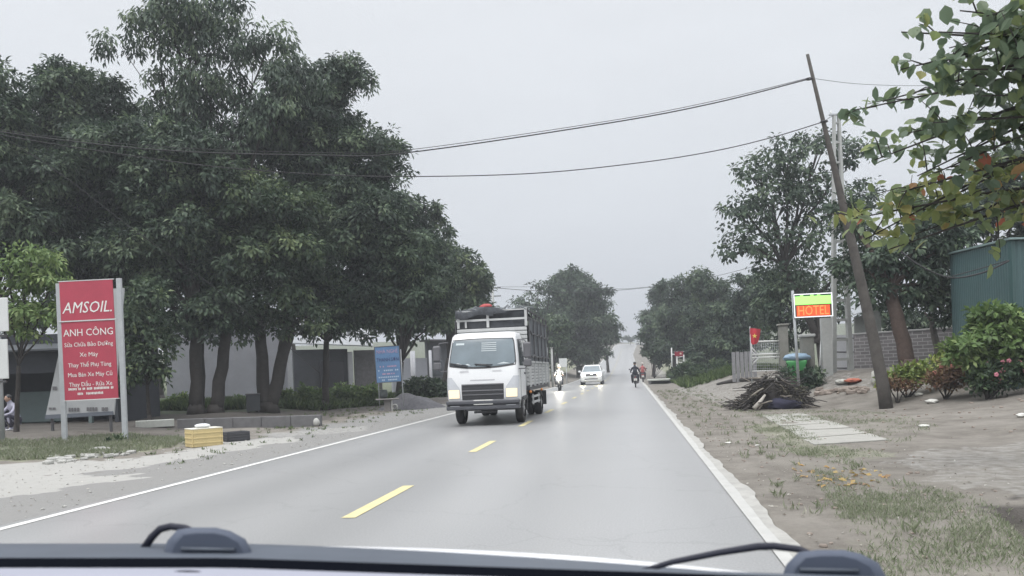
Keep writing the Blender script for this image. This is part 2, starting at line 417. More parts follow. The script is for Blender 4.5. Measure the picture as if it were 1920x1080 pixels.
def build_ground():
    xs = np.unique(np.concatenate([np.linspace(-700, -60, 24), np.linspace(-60, -18, 60), np.linspace(-18, -5.3, 130), np.linspace(-5.3, 1.2, 14), np.linspace(1.2, 14, 130), np.linspace(14, 60, 60), np.linspace(60, 700, 24)]))
    ys = np.unique(np.concatenate([np.linspace(-20, 3, 8), np.linspace(3, 34, 280), np.linspace(34, 110, 150), np.linspace(110, 300, 100), np.linspace(300, 700, 12)]))
    X, Y = np.meshgrid(xs, ys); Z = terrain(X, Y)
    P = lambda pts: [tuple(G(a, b)[:2]) for a, b in pts]
    nx = .12 * np.sin(X * 5.1 + Y * 3.3) + .09 * np.sin(X * 11.7 - Y * 8.1 + 1) + .05 * np.sin(X * 23 + Y * 17); ny = .12 * np.cos(X * 4.3 - Y * 5.2) + .09 * np.sin(Y * 12.9 + X * 7)
    Xn, Yn = X + nx, Y + ny
    conc = np.zeros(X.shape); grass = np.zeros(X.shape); grav = np.zeros(X.shape); dark = np.zeros(X.shape)
    C1 = P([(-150, 874), (0, 870), (190, 864), (330, 850), (345, 838), (415, 828), (545, 819), (560, 826), (430, 848), (290, 872), (190, 884), (100, 890), (300, 893), (140, 912), (0, 938), (-150, 965)])
    conc[in_poly(Xn, Yn, C1)] = .95
    C2 = P([(1430, 778), (1500, 776), (1665, 826), (1655, 832), (1560, 834), (1500, 803)]); 
    C3 = P([(1670, 868), (1760, 825), (1925, 805), (2200, 790), (2300, 1000), (1900, 930), (1800, 915)]); conc[in_poly(Xn, Yn, C3)] = .45
    C4 = P([(1260, 728), (1300, 716), (1480, 700), (1640, 712), (1640, 735), (1420, 745), (1380, 764), (1290, 742)]); conc[in_poly(Xn, Yn, C4)] = .45
    C5 = P([(1230, 705), (1225, 690), (1290, 690), (1290, 705)]); conc[in_poly(X, Y, C5)] = .5
    C6 = P([(480, 812), (700, 797), (690, 806), (520, 822)]); conc[in_poly(Xn, Yn, C6)] = .5
    C7 = P([(1560, 760), (1920, 700), (2100, 700), (2100, 800), (1640, 850), (1600, 790)]); conc[in_poly(Xn, Yn, C7)] = .16
    G1 = P([(-150, 868), (0, 866), (200, 858), (330, 838), (345, 825), (250, 812), (100, 826), (-150, 832)]); grass[in_poly(Xn, Yn, G1)] = 1
    G2 = P([(1400, 800), (1470, 790), (1560, 835), (1700, 850), (1560, 870), (1480, 850)]); grass[in_poly(Xn, Yn, G2)] = .6
    G3 = P([(1560, 850), (1700, 900), (1860, 945), (1920, 990), (1990, 1100), (1600, 1100), (1560, 960), (1500, 880)]); grass[in_poly(Xn, Yn, G3)] = .42
    G4 = P([(1380, 770), (1560, 765), (1680, 775), (1760, 800), (1690, 835), (1560, 800), (1440, 790)]); grass[in_poly(Xn, Yn, G4)] = .38
    G5 = P([(1250, 712), (1400, 703), (1400, 690), (1260, 690)]); grass[in_poly(Xn, Yn, G5)] = .9
    xr = X - shift(Y)
    grass[(Y > 62) & ((xr > 4.2 + nx * 3) | (xr < -9.0 + nx * 3))] = .9
    grass[(xr < -14.5 + nx * 2) & (Y > 30)] = .8
    grass[np.abs(xr) > 40] = .9
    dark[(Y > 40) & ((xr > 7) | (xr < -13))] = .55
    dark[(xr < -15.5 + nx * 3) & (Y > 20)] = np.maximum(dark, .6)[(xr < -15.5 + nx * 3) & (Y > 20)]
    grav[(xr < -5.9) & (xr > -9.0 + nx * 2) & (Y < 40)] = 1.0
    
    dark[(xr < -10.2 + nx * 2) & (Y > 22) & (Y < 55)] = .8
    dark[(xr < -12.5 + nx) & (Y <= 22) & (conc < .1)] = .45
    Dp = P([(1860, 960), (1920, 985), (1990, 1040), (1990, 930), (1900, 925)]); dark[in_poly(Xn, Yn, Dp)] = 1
    nyy, nxx = X.shape
    v = np.stack([X, Y, Z], 2).reshape(-1, 3)
    i = np.arange(nyy - 1)[:, None] * nxx + np.arange(nxx - 1)[None]
    q = np.stack([i, i + 1, i + nxx + 1, i + nxx], 2).reshape(-1)
    me = bpy.data.meshes.new('ground')
    me.vertices.add(len(v)); me.vertices.foreach_set('co', v.astype(np.float32).ravel())
    me.loops.add(len(q)); me.loops.foreach_set('vertex_index', q.astype(np.int32))
    nf = len(q) // 4; me.polygons.add(nf); me.polygons.foreach_set('loop_start', np.arange(0, 4 * nf, 4, dtype=np.int32))
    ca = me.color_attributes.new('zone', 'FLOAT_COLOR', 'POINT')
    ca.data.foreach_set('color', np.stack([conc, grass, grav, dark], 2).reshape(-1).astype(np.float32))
    me.update(calc_edges=True); me.polygons.foreach_set('use_smooth', [True] * nf)
    mt = bpy.data.materials.new('ground'); mt.use_nodes = True; n, l = mt.node_tree.nodes, mt.node_tree.links
    b = n['Principled BSDF']; b.inputs['Roughness'].default_value = .95; b.inputs['Specular IOR Level'].default_value = .2
    t = n.new('ShaderNodeTexCoord'); at = n.new('ShaderNodeAttribute'); at.attribute_name = 'zone'
    sp = n.new('ShaderNodeSeparateColor'); l.new(at.outputs['Color'], sp.inputs[0])
    def noise(sc, det=6, rough=.65, stretch=None):
        q = n.new('ShaderNodeTexNoise'); q.inputs['Scale'].default_value = sc; q.inputs['Detail'].default_value = det; q.inputs['Roughness'].default_value = rough
        if stretch:
            mm = n.new('ShaderNodeMapping'); mm.inputs['Scale'].default_value = stretch; l.new(t.outputs['Object'], mm.inputs[0]); l.new(mm.outputs[0], q.inputs[0])
        else: l.new(t.outputs['Object'], q.inputs['Vector'])
        return q.outputs[0]
    def mixc(f, a, c):
        m_ = n.new('ShaderNodeMix'); m_.data_type = 'RGBA'
        for k, val in ((0, f), (6, a), (7, c)):
            if isinstance(val, tuple): m_.inputs[k].default_value = (*val, 1)
            elif isinstance(val, (int, float)): m_.inputs[k].default_value = val
            else: l.new(val, m_.inputs[k])
        return m_.outputs[2]
    def math_(op, a, c):
        m_ = n.new('ShaderNodeMath'); m_.operation = op; m_.use_clamp = op != 'SUBTRACT'
        for k, val in ((0, a), (1, c)):
            if isinstance(val, (int, float)): m_.inputs[k].default_value = val
            else: l.new(val, m_.inputs[k])
        return m_.outputs[0]
    def edge(w, nzs, soft=.22):   # threshold zone weight by noise
        s_ = math_('ADD', w, math_('MULTIPLY', nzs, .9)); mr_ = n.new('ShaderNodeMapRange'); mr_.interpolation_type = 'SMOOTHSTEP'
        mr_.inputs[1].default_value = .72; mr_.inputs[2].default_value = .72 + soft
        a_ = n.new('ShaderNodeMath'); a_.operation = 'ADD'; l.new(w, a_.inputs[0])
        mu = n.new('ShaderNodeMath'); mu.operation = 'MULTIPLY'; mu.inputs[1].default_value = .8; l.new(nzs, mu.inputs[0]); l.new(mu.outputs[0], a_.inputs[1])
        l.new(a_.outputs[0], mr_.inputs[0]); return math_('MULTIPLY', mr_.outputs[0], math_('MULTIPLY', w, 1.4))
    n1, n2, n3 = noise(.8), noise(6), noise(45, 4)
    n0 = n.new('ShaderNodeMapRange'); n0.inputs[1].default_value = .35; n0.inputs[2].default_value = .65; l.new(n1, n0.inputs[0]); n4 = noise(2.4, 7, .7)
    n5 = n.new('ShaderNodeMapRange'); n5.inputs[1].default_value = .42; n5.inputs[2].default_value = .62; l.new(n4, n5.inputs[0])
    dirt = mixc(n0.outputs[0], (.135, .122, .106), (.265, .248, .222)); dirt = mixc(math_('MULTIPLY', n5.outputs[0], .5), dirt, (.32, .30, .265)); dirt = mixc(math_('MULTIPLY', n3, .55), dirt, (.12, .11, .10))
    gravc = mixc(n3, (.17, .17, .165), (.33, .33, .325)); gravc = mixc(math_('MULTIPLY', n2, .5), gravc, (.24, .235, .225))
    c_ = mixc(math_('MULTIPLY', sp.outputs[2], .95), dirt, gravc)
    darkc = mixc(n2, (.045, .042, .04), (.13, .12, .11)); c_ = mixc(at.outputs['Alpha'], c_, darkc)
    conc_c = mixc(n2, (.32, .32, .305), (.48, .475, .455)); conc_c = mixc(math_('MULTIPLY', n1, .5), conc_c, (.30, .29, .27))
    c_ = mixc(edge(sp.outputs[0], n2, .3), c_, conc_c)
    gr = mixc(n2, (.15, .17, .10), (.27, .29, .20)); gr = mixc(math_('MULTIPLY', n3, .6), gr, (.30, .29, .24))
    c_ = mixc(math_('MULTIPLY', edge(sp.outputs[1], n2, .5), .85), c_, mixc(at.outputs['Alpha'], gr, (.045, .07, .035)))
    l.new(c_, b.inputs['Base Color'])
    bp = n.new('ShaderNodeBump'); bp.inputs['Strength'].default_value = .8; bp.inputs['Distance'].default_value = .03
    l.new(math_('ADD', math_('MULTIPLY', n3, .5), math_('MULTIPLY', n2, .5)), bp.inputs['Height']); l.new(bp.outputs[0], b.inputs['Normal'])
    me.materials.append(mt); o = bpy.data.objects.new('ground', me); COL.objects.link(o); tag(o, kind='structure', label='dirt, grass and concrete ground beside the road')
build_ground()

# ------------------------------------------------------------------ road
YR = np.unique(np.concatenate([np.linspace(-18, 40, 117), np.linspace(40, 110, 60), np.linspace(110, 330, 120)]))
def strip(name, x0, x1, lift, mt, y0=-18, y1=330, jag=0, thick=0.0):
    ys = YR[(YR >= y0) & (YR <= y1)]
    if jag: ys = np.unique(np.concatenate([ys, np.arange(max(y0, 3), min(y1, 40), .06)]))
    rn = np.random.default_rng(3); L, R = [], []
    for k, y in enumerate(ys):
        s_ = float(shift(y)); z = float(zr(y)) + lift
        j = jag * (.6 * math.sin(y * .9) + .4 * math.sin(y * 2.3 + 1) + .3 * math.sin(y * 5.1 + 2) + .12 * math.sin(y * 13)) if jag else 0
        L.append((x0 + s_, y, z)); R.append((x1 + s_ + j, y, z))
    mb = MB(); n = 9
    g = [[tuple(np.array(a) * (1 - t) + np.array(b_) * t) for t in np.linspace(0, 1, n)] for a, b_ in zip(L, R)]
    mb.patch(g); o = mb.build(name, mt); return o

def road_mat():
    mt = bpy.data.materials.new('asphalt'); mt.use_nodes = True; n, l = mt.node_tree.nodes, mt.node_tree.links
    b = n['Principled BSDF']; t = n.new('ShaderNodeTexCoord'); mm = n.new('ShaderNodeMapping'); mm.inputs['Scale'].default_value = (1.2, .06, 1)
    l.new(t.outputs['Object'], mm.inputs[0])
    a = n.new('ShaderNodeTexNoise'); a.inputs['Scale'].default_value = 1.0; a.inputs['Detail'].default_value = 5; l.new(mm.outputs[0], a.inputs[0])
    c = n.new('ShaderNodeTexNoise'); c.inputs['Scale'].default_value = 60; c.inputs['Detail'].default_value = 3; l.new(t.outputs['Object'], c.inputs[0])
    d = n.new('ShaderNodeTexNoise'); d.inputs['Scale'].default_value = .35; d.inputs['Detail'].default_value = 5; l.new(t.outputs['Object'], d.inputs[0])
    def mix(f, p, q):
        m_ = n.new('ShaderNodeMix'); m_.data_type = 'RGBA'; l.new(f, m_.inputs[0])
        for k, v_ in ((6, p), (7, q)):
            if isinstance(v_, tuple): m_.inputs[k].default_value = (*v_, 1)
            else: l.new(v_, m_.inputs[k])
        return m_.outputs[2]
    c1 = mix(a.outputs[0], (.25, .255, .262), (.34, .342, .342)); c2 = mix(d.outputs[0], (.25, .254, .26), (.335, .335, .33))
    m3 = n.new('ShaderNodeMix'); m3.data_type = 'RGBA'; m3.inputs[0].default_value = .5; l.new(c1, m3.inputs[6]); l.new(c2, m3.inputs[7])
    wv = n.new('ShaderNodeSeparateXYZ'); l.new(t.outputs['Object'], wv.inputs[0])
    def mth(op, p, q):
        m_ = n.new('ShaderNodeMath'); m_.operation = op
        for k, v_ in ((0, p), (1, q)):
            if isinstance(v_, (int, float)): m_.inputs[k].default_value = v_
            else: l.new(v_, m_.inputs[k])
        return m_.outputs[0]
    trk = mth('MULTIPLY', mth('COSINE', mth('MULTIPLY', mth('ADD', wv.outputs[0], 2.7), 3.55), 0), .5)      # polished wheel paths
    vo = n.new('ShaderNodeTexVoronoi'); vo.feature = 'DISTANCE_TO_EDGE'; vo.inputs['Scale'].default_value = .45
    dn = n.new('ShaderNodeTexNoise'); dn.inputs['Scale'].default_value = 1.5; dn.inputs['Detail'].default_value = 8; l.new(t.outputs['Object'], dn.inputs[0])
    va = n.new('ShaderNodeVectorMath'); va.operation = 'ADD'; l.new(t.outputs['Object'], va.inputs[0]); l.new(dn.outputs[1], va.inputs[1]); l.new(va.outputs[0], vo.inputs['Vector'])
    crk = n.new('ShaderNodeMapRange'); crk.inputs[1].default_value = .004; crk.inputs[2].default_value = .012; crk.inputs[3].default_value = .90; crk.inputs[4].default_value = 1.0; l.new(vo.outputs['Distance'], crk.inputs[0])
    tint = mth('MULTIPLY', crk.outputs[0], mth('ADD', 1.0, mth('MULTIPLY', trk, -.12)))
    m5 = n.new('ShaderNodeVectorMath'); m5.operation = 'SCALE'; l.new(m3.outputs[2], m5.inputs[0]); l.new(tint, m5.inputs[3])
    m4 = n.new('ShaderNodeMix'); m4.data_type = 'RGBA'; m4.blend_type = 'MULTIPLY'; m4.inputs[0].default_value = .3; l.new(m5.outputs[0], m4.inputs[6])
    mr2 = n.new('ShaderNodeMapRange'); mr2.inputs[1].default_value = .3; mr2.inputs[2].default_value = .7; mr2.inputs[3].default_value = .45; mr2.inputs[4].default_value = 1.5
    l.new(c.outputs[0], mr2.inputs[0]); l.new(mr2.outputs[0], m4.inputs[7]); l.new(m4.outputs[2], b.inputs['Base Color'])
    b.inputs['Roughness'].default_value = .40; b.inputs['Specular IOR Level'].default_value = .5
    bp = n.new('ShaderNodeBump'); bp.inputs['Strength'].default_value = .25; bp.inputs['Distance'].default_value = .006
    l.new(c.outputs[0], bp.inputs['Height']); l.new(bp.outputs[0], b.inputs['Normal']); return mt
strip('road', -6.28, 1.10, 0.0, road_mat()); tag(bpy.data.objects['road'], kind='structure', label='grey asphalt road running uphill')
WHITE_L = mat('line_white', (.62, .62, .60), .7, .12, 4, bump=.1)
YELLOW_L = mat('line_yellow', (.58, .52, .29), .7, .12, 4)
DUST = mat('dust_edge', (.36, .355, .335), .9, .22, 5)
tag(strip('road_edge_line', -6.16, -6.04, .005, WHITE_L), kind='structure', label='thin white line on the left road edge')
tag(strip('road_edge_dust', .93, 1.14, .006, DUST, jag=.05), kind='structure', label='pale dusty strip along the right road edge')
tag(strip('road_edge_line', .93, 1.03, .010, mat('line_worn', (.43, .43, .415), .8, .12, 4), jag=.012), kind='structure', label='white line on the right road edge')
k = 0; y = 1.25
while y < 250:
    o = strip('centre_line_dash', -2.71, -2.59, .005, YELLOW_L, y0=y, y1=y + 2.1) if False else None
    mb = MB(); yy = np.linspace(y, y + 2.1, 4)
    mb.patch([[(-2.78 + float(shift(q)), q, float(zr(q)) + .005), (-2.64 + float(shift(q)), q, float(zr(q)) + .005)] for q in yy])
    if k < 1: DM = mb
    else: DM.add(mb.v, mb.f)
    k += 1; y += 6.0
tag(DM.build('centre_line', YELLOW_L), kind='structure', label='dashed yellow centre line on the asphalt')

# far hills
mb = MB(); rn = random.Random(5); xs_ = np.linspace(-260, 420, 60); ys_ = np.linspace(620, 1400, 10)
hm = mat('hill_green', (.06, .085, .06), .95, .3, .02)
mb.patch([[(x, y, -2 + 46 * sm((y - 620) / 500) * (.55 + .3 * math.sin(x * .018 + 1) + .2 * math.sin(x * .05 + y * .01)) + rn.uniform(0, 3)) for x in xs_] for y in ys_])
tag(mb.build('hills', hm), kind='structure', label='pale hazy wooded hills beyond the crest of the road')

# ------------------------------------------------------------------ shared materials
WHITE_P = mat('white_paint', (.78, .79, .80), .28, .02, 2)
BLACK_P = mat('black_plastic', (.035, .036, .04), .5, .1, 8)
GREY_P = mat('grey_plastic', (.12, .12, .13), .5, .1, 8)
RUBBER = mat('tyre_rubber', (.03, .03, .032), .85, .15, 10)
RIM = mat('rim_metal', (.45, .45, .46), .4, .1, 6, metal=.6)
GLASS_V = mat('windscreen_glass', (.14, .18, .205), .12, .25, 1.2, spec=.8)
GLASS_D = mat('dark_window_glass', (.05, .06, .07), .1, 0, spec=.8)
LAMP_W = mat('lamp_warm_lit', (.8, .75, .6), .2, 0, emit=(1, .72, .34), estr=.62)
LAMP_C = mat('lamp_clear', (.55, .57, .60), .15, .05, 8)
LAMP_HI = mat('lamp_bright', (.9, .9, .85), .2, 0, emit=(1, .90, .60), estr=260)
LAMP_BIKE = mat('lamp_bike', (.9, .9, .85), .2, 0, emit=(1, .95, .80), estr=260)
CHROME = mat('chrome', (.6, .6, .62), .2, 0, metal=1)
PLATE = mat('plate_white', (.72, .72, .68), .5, .05, 10)
ORANGE = mat('orange_lens', (.7, .25, .05), .3, 0)
REDL = mat('red_lens', (.5, .03, .03), .3, 0)
TARP = mat('grey_tarp', (.13, .14, .155), .85, .2, 3, bump=.4, bscale=9)
SLAT = mat('bed_white', (.50, .51, .51), .5, .10, 4)
STEEL = mat('steel_dark', (.08, .08, .085), .6, .2, 8)

def rring(hw, yf, yb, z, r, n=6):
    """rounded rectangle ring at height z, starting mid front-left corner side, counter-clockwise seen from above"""
    pts = []
    for cx, cy, a0 in ((-hw + r, yf + r, 180), (hw - r, yf + r, 270), (hw - r, yb - r, 0), (-hw + r, yb - r, 90)):
        for k in range(n + 1):
            a = math.radians(a0 + 90 * k / n); pts.append((cx + r * math.cos(a), cy + r * math.sin(a), z))
    return pts

def wheel(parent, x, y, r, w, tm=None, rimr=.55, dual=False):
    mb = MB(); prof = [(-w / 2, r * .62), (-w / 2, r * .9), (-w * .38, r * .99), (0, r), (w * .38, r * .99), (w / 2, r * .9), (w / 2, r * .62)]
    seg = 28
    mb.loft([[(x + px, y + pr * math.cos(2 * math.pi * k / seg), r + pr * math.sin(2 * math.pi * k / seg)) for k in range(seg)] for px, pr in prof], True, False)
    t = mb.build('wheel', RUBBER, parent)
    rb = MB()
    for sx in (-1, 1):
        q = x + sx * w * .36
        rb.loft([[(q + sx * o, y + rr * math.cos(2 * math.pi * k / seg), r + rr * math.sin(2 * math.pi * k / seg)) for k in range(seg)] for o, rr in ((0, r * .64), (.0, r * .5), (-.05, r * .42), (-.04, r * .2), (.03, r * .16), (.03, .01))], True, True)
    rb.build('rim', RIM, t); return t

# ------------------------------------------------------------------ the oncoming cargo truck
def make_truck():
    g = G(922, 793)
    g = np.array([g[0], g[1] - 1.12, 0.0])           # bumper; the front axle stands 1.12 m behind it
    t = thing('cargo_truck', 'white cargo truck with grey tarpaulin bed and lit headlights driving towards the camera', 'truck', g)
    lv = [(.46, .88, .06, 1.55, .10), (.70, .925, .0, 1.58, .12), (1.05, .935, .0, 1.60, .13), (1.22, .935, .02, 1.60, .13), (1.48, .93, .06, 1.60, .13),
          (1.80, .90, .17, 1.60, .13), (2.18, .855, .31, 1.60, .13), (2.30, .84, .37, 1.60, .14), (2.37, .80, .47, 1.56, .16), (2.40, .68, .62, 1.45, .16)]
    mb = MB(); mb.loft([rring(hw, yf, yb, z, r) for z, hw, yf, yb, r in lv], True); cab = mb.build('cab', WHITE_P, t)
    def lvl(z):
        zs = [a[0] for a in lv]; return [float(np.interp(z, zs, [a[i] for a in lv])) for i in range(1, 5)]
    def front(z, u, off):                             # u in -1..1 across the front incl. half the corners
        hw, yf, yb, r = lvl(z); arc = r * math.pi / 4; half = hw - r + arc; s_ = u * half
        if abs(s_) <= hw - r: return (s_, yf - off, z)
        a = (abs(s_) - (hw - r)) / r; sg = 1 if s_ > 0 else -1
        return (sg * (hw - r + (r + off) * math.sin(a)), yf + r - (r + off) * math.cos(a), z)
    # windscreen: lower edge dips in the middle, rounded corners
    def screen(z0, z1, ins, off, curve=.07):
        rows = []
        for i in range(9):
            v = i / 8; row = []
            for j in range(25):
                u = -1 + 2 * j / 24
                lo = z0 + curve * u * u; hi = z1 - .02 * u * u
                z = lo + (hi - lo) * v; k = 1 - ins - (.02 if 0 < i < 8 else .045)
                row.append(front(z, u * k, off))
            rows.append(row)
        return rows
    MB().patch(screen(1.455, 2.24, .0, .006)).build('windscreen_seal', BLACK_P, t)
    MB().patch(screen(1.50, 2.215, .035, .012)).build('windscreen', GLASS_V, t)
    # things seen through/in the glass as parts: rear window slats, sticker
    mb = MB()
    for i in range(5):
        z = 1.90 + i * .05; mb.patch([[front(z + dz, u, .017) for u in np.linspace(-.04 - .0 * i, .42, 6)] for dz in (0, .022)])
    mb.build('cab_window_grille', mat('grille_pale', (.42, .47, .49), .4, .05), t)
    MB().patch([[front(2.08 + dz, u, .017) for u in np.linspace(-.84, -.58, 4)] for dz in (0, .05)]).build('sticker', mat('sticker_pale', (.5, .56, .58), .4, .05), t)
    mb = MB()
    for u0, w_ in ((-.72, .16), (-.43, .10), (-.02, .14), (.62, .2)):
        MB().patch([[front(1.535 + .07 * u0 * u0 + dz * (1 - abs(q)), u0 + q * w_, .017) for q in np.linspace(-1, 1, 9)] for dz in (0, .045)]).build('dashboard_paper', mat('papers', (.5, .55, .57), .6, .1), t)
    # wipers
    for u0, u1, zz in ((-.92, -.42, 1.60), (-.2, .24, 1.56)):
        w_ = MB(); a = front(zz, u0, .035); b_ = front(1.50, u1, .03); md = front(1.55, (u0 + u1) / 2 + .05, .05)
        w_.tube([a, md, b_], [.012, .014, .02], 6); w_.tube([front(zz + .02, u0 - .02, .03), front(1.545, u0 + .5, .03)], .010, 5)
        w_.build('wiper', BLACK_P, t)
    # panel line and vents under the windscreen
    mb = MB()
    for u in (-.52, .42):
        for i in range(3): mb.patch([[front(1.365 + .018 * i + dz, u + q, .006) for q in (-.13, 0, .13)] for dz in (0, .007)])
    mb.patch([[front(1.15 + dz, q, .006) for q in np.linspace(-.35, .35, 8)] for dz in (0, .03)])
    mb.build('badge_and_vents', mat('pale_grey', (.5, .5, .52), .4, 0), t)
    # grille
    mb = MB(); mb.patch([[front(z, u, .008) for u in np.linspace(-.60, .60, 14)] for z in (.67, .8, .95, 1.02, 1.07)]); gr = mb.build('grille', BLACK_P, t)
    mb = MB()
    for z, h in ((1.045, .025), (.89, .03), (.79, .02)):
        mb.patch([[tuple(np.array(front(z + dz, u, .03))) for u in np.linspace(-.59, .59, 14)] for dz in (0, h)])
    mb.build('grille_bar', mat('bar_grey', (.16, .16, .17), .4, 0), gr)
    # head lamps with housings
    for s_ in (-1, 1):
        mb = MB(); rows = []
        for i in range(5):
            v = i / 4; z = .70 + v * .55; lo = .64 + .24 * max(0, (v - .45) / .55); us = np.linspace(lo, 1.05, 7)
            rows.append([front(z, s_ * u, .010) for u in us])
        mb.patch(rows); hl = mb.build('headlight', LAMP_C, t)
        mb = MB(); mb.patch([[front(z, s_ * u, .022) for u in np.linspace(.67, .97, 7)] for z in (.72, .80, .91, .93)]); mb.build('lamp', LAMP_W, hl)
    # bumper
    mb = MB()
    for z0, z1, off in ((.42, .52, .10), (.52, .56, .07), (.56, .655, .12)):
        hw, yf, yb, r = lvl(.5)
        mb.box((0, .02 - off / 2 + .05, (z0 + z1) / 2), (1.88, .14 + off, z1 - z0), bev=.02)
    bm_ = mb.build('bumper', mat('bumper_grey', (.075, .078, .09), .45, .15, 5), t)
    for s_ in (-1, 1): MB().box((s_ * .72, -.075, .50), (.26, .02, .055), bev=.008).build('fog_lamp', LAMP_C, bm_)
    mb = MB(); mb.box((.02, -.10, .605), (.50, .015, .125), bev=.006); pl = mb.build('number_plate', PLATE, t)
    mb = MB()
    for k in range(8):
        if k != 3: mb.box((-.17 + k * .053, -.1085, .605), (.028, .003, .05))
    mb.build('plate_marks', mat('plate_mark', (.45, .45, .42), .6, 0), pl)
    # side doors, windows, handle (both sides)
    for s_ in (-1, 1):
        mb = MB(); w_ = []
        for z in np.linspace(1.50, 2.16, 5):
            hw, yf, yb, r = lvl(z); w_.append([(s_ * (hw + .006), y, z) for y in np.linspace(yf + .22, 1.30, 6)])
        mb.patch(w_); dw = mb.build('side_window', GLASS_D, t)
        mb = MB(); z2 = [(.62, 0), (1.46, 0)]
        for y in (.36, 1.36): mb.box((s_ * .938, y, 1.02), (.006, .012, .82))
        mb.box((s_ * .938, .86, .60), (.006, 1.0, .012)); mb.build('door_gap', BLACK_P, t)
        mb = MB(); mb.box((s_ * .945, 1.15, 1.30), (.03, .16, .05), bev=.01); mb.build('door_handle', BLACK_P, t)
        # mirrors
        mb = MB()
        mb.box((s_ * 1.17, .06, 1.88), (.20, .10, .40), bev=.035); mb.box((s_ * 1.17, .06, 1.56), (.20, .10, .20), bev=.035)
        mb.tube([(s_ * .90, .22, 2.16), (s_ * 1.10, .10, 2.14), (s_ * 1.17, .08, 2.05)], .016, 6); mb.tube([(s_ * .93, .12, 1.42), (s_ * 1.10, .08, 1.42), (s_ * 1.17, .08, 1.50)], .016, 6)
        mb.build('side_mirror', GREY_P, t)
        mb = MB(); mb.box((s_ * .90, 1.12, .66), (.10, .98, .10), bev=.02); mb.box((s_ * .90, .55, .55), (.08, .12, .28)); mb.box((s_ * .90, 1.58, .55), (.06, .10, .5)); mb.build('mudguard', BLACK_P, t)
    # chassis
    mb = MB()
    for s_ in (-1, 1): mb.box((s_ * .38, 3.7, .62), (.09, 6.0, .18))
    mb.box((0, 1.12, .40), (1.4, .12, .12)); mb.box((0, 4.9, .40), (1.3, .14, .14)); mb.ball((0, 4.9, .40), (.2, .2, .18))
    mb.box((0, .55, .42), (1.1, .25, .10)); mb.box((.55, 2.3, .55), (.45, .8, .36), bev=.04); mb.box((-.6, 2.2, .55), (.35, .6, .3), bev=.03)
    mb.tube([(-.3, .3, .34), (.3, .35, .34)], .03, 8); mb.build('chassis', STEEL, t)
    for s_ in (-1, 1):
        wheel(t, s_ * .80, 1.12, .375, .21); wheel(t, s_ * .84, 4.9, .375, .22); wheel(t, s_ * .60, 4.9, .375, .2)
        mb = MB()
        for z in (.62, .46): mb.box((s_ * .95, 3.4, z), (.04, 1.7, .06))
        mb.box((s_ * .95, 2.7, .54), (.04, .06, .3)); mb.box((s_ * .95, 4.1, .54), (.04, .06, .3)); ug = mb.build('side_guard', SLAT, t)
        MB().ball((s_ * 1.0, 1.75, .78), .04, 8, 6).build('marker_lamp', ORANGE, t); MB().ball((s_ * 1.02, 4.3, .78), .04, 8, 6).build('marker_lamp', ORANGE, t)
        mb = MB(); mb.box((s_ * .86, 5.5, .50), (.34, .03, .45)); mb.build('mud_flap', BLACK_P, t)
    # cargo bed
    y0, y1, hb = 1.72, 6.75, .985
    mb = MB(); mb.box((0, (y0 + y1) / 2, .88), (2 * hb, y1 - y0, .12)); mb.build('bed_floor', STEEL, t)
    for s_ in (-1, 1):
        mb = MB(); x = s_ * hb
        for k in range(7): mb.box((x, (y0 + y1) / 2, 1.00 + k * .088), (.03, y1 - y0, .075), bev=.008)
        for k in range(6): mb.box((x + s_ * .03, y0 + .06 + k * (y1 - y0 - .12) / 5, 1.25), (.05, .07, .66))
        mb.box((x + s_ * .02, (y0 + y1) / 2, 1.60), (.06, y1 - y0, .05)); mb.build('bed_side', SLAT, t)
        mb = MB(); n = 26; rows = []
        for z in np.linspace(1.60, 2.80, 8):
            rows.append([(x + s_ * (.012 + .018 * math.sin(k * 1.1 + z * 3)), y0 + .03 + (y1 - y0 - .06) * k / n, z) for k in range(n + 1)])
        mb.patch(rows); mb.build('tarpaulin', TARP, t)
        mb = MB()
        for k in range(6):
            yk = y0 + .06 + k * (y1 - y0 - .12) / 5; mb.box((x + s_ * .045, yk, 2.2), (.03, .04, 1.24))
        mb.box((x, (y0 + y1) / 2, 2.82), (.05, y1 - y0, .05)); mb.box((x, (y0 + y1) / 2, 3.02), (.04, y1 - y0, .04))
        for k in range(6): mb.box((x, y0 + .06 + k * (y1 - y0 - .12) / 5, 2.92), (.04, .04, .2))
        mb.tube([(x + s_ * .06, y0 + .1 + q * (y1 - y0 - .2) / 12, 2.45 - .10 * abs(math.sin(q * math.pi / 2.4))) for q in range(13)], .02, 6)
        mb.tube([(x + s_ * .06, y0 + .1 + q * (y1 - y0 - .2) / 12, 1.80 - .08 * abs(math.sin(q * math.pi / 2.4 + .5))) for q in range(13)], .022, 6)
        mb.build('side_rail', STEEL, t)
    # front bulkhead with corrugation and open rail frame
    mb = MB()
    for k in range(14): mb.box((0, y0 - .01, 1.0 + k * .117), (2 * hb - .02, .035, .09), bev=.012)
    mb.box((0, y0 + .02, 1.75), (2 * hb - .04, .012, 1.62)); mb.build('bulkhead', SLAT, t)
    mb = MB()
    mb.box((0, y0 - .012, 2.80), (2 * hb, .05, .055)); mb.box((0, y0 - .010, 3.05), (2 * hb - .06, .045, .035))
    for x in (-.93, -.10, .955): mb.box((x, y0 - .008, 2.84), (.07, .05, .50))
    mb.box((-.72, y0 - .006, 2.70), (.05, .04, .2)); mb.build('bulkhead_rail', SLAT, t)
    mb = MB(); mb.box((0, y1, 1.9), (2 * hb - .1, .03, 1.8)); mb.build('tailgate', TARP, t)
    # bundled load: heap of dark sheets, ropes and one red rag on top of the bed frame
    mb = MB(); rn = random.Random(2); rows = []
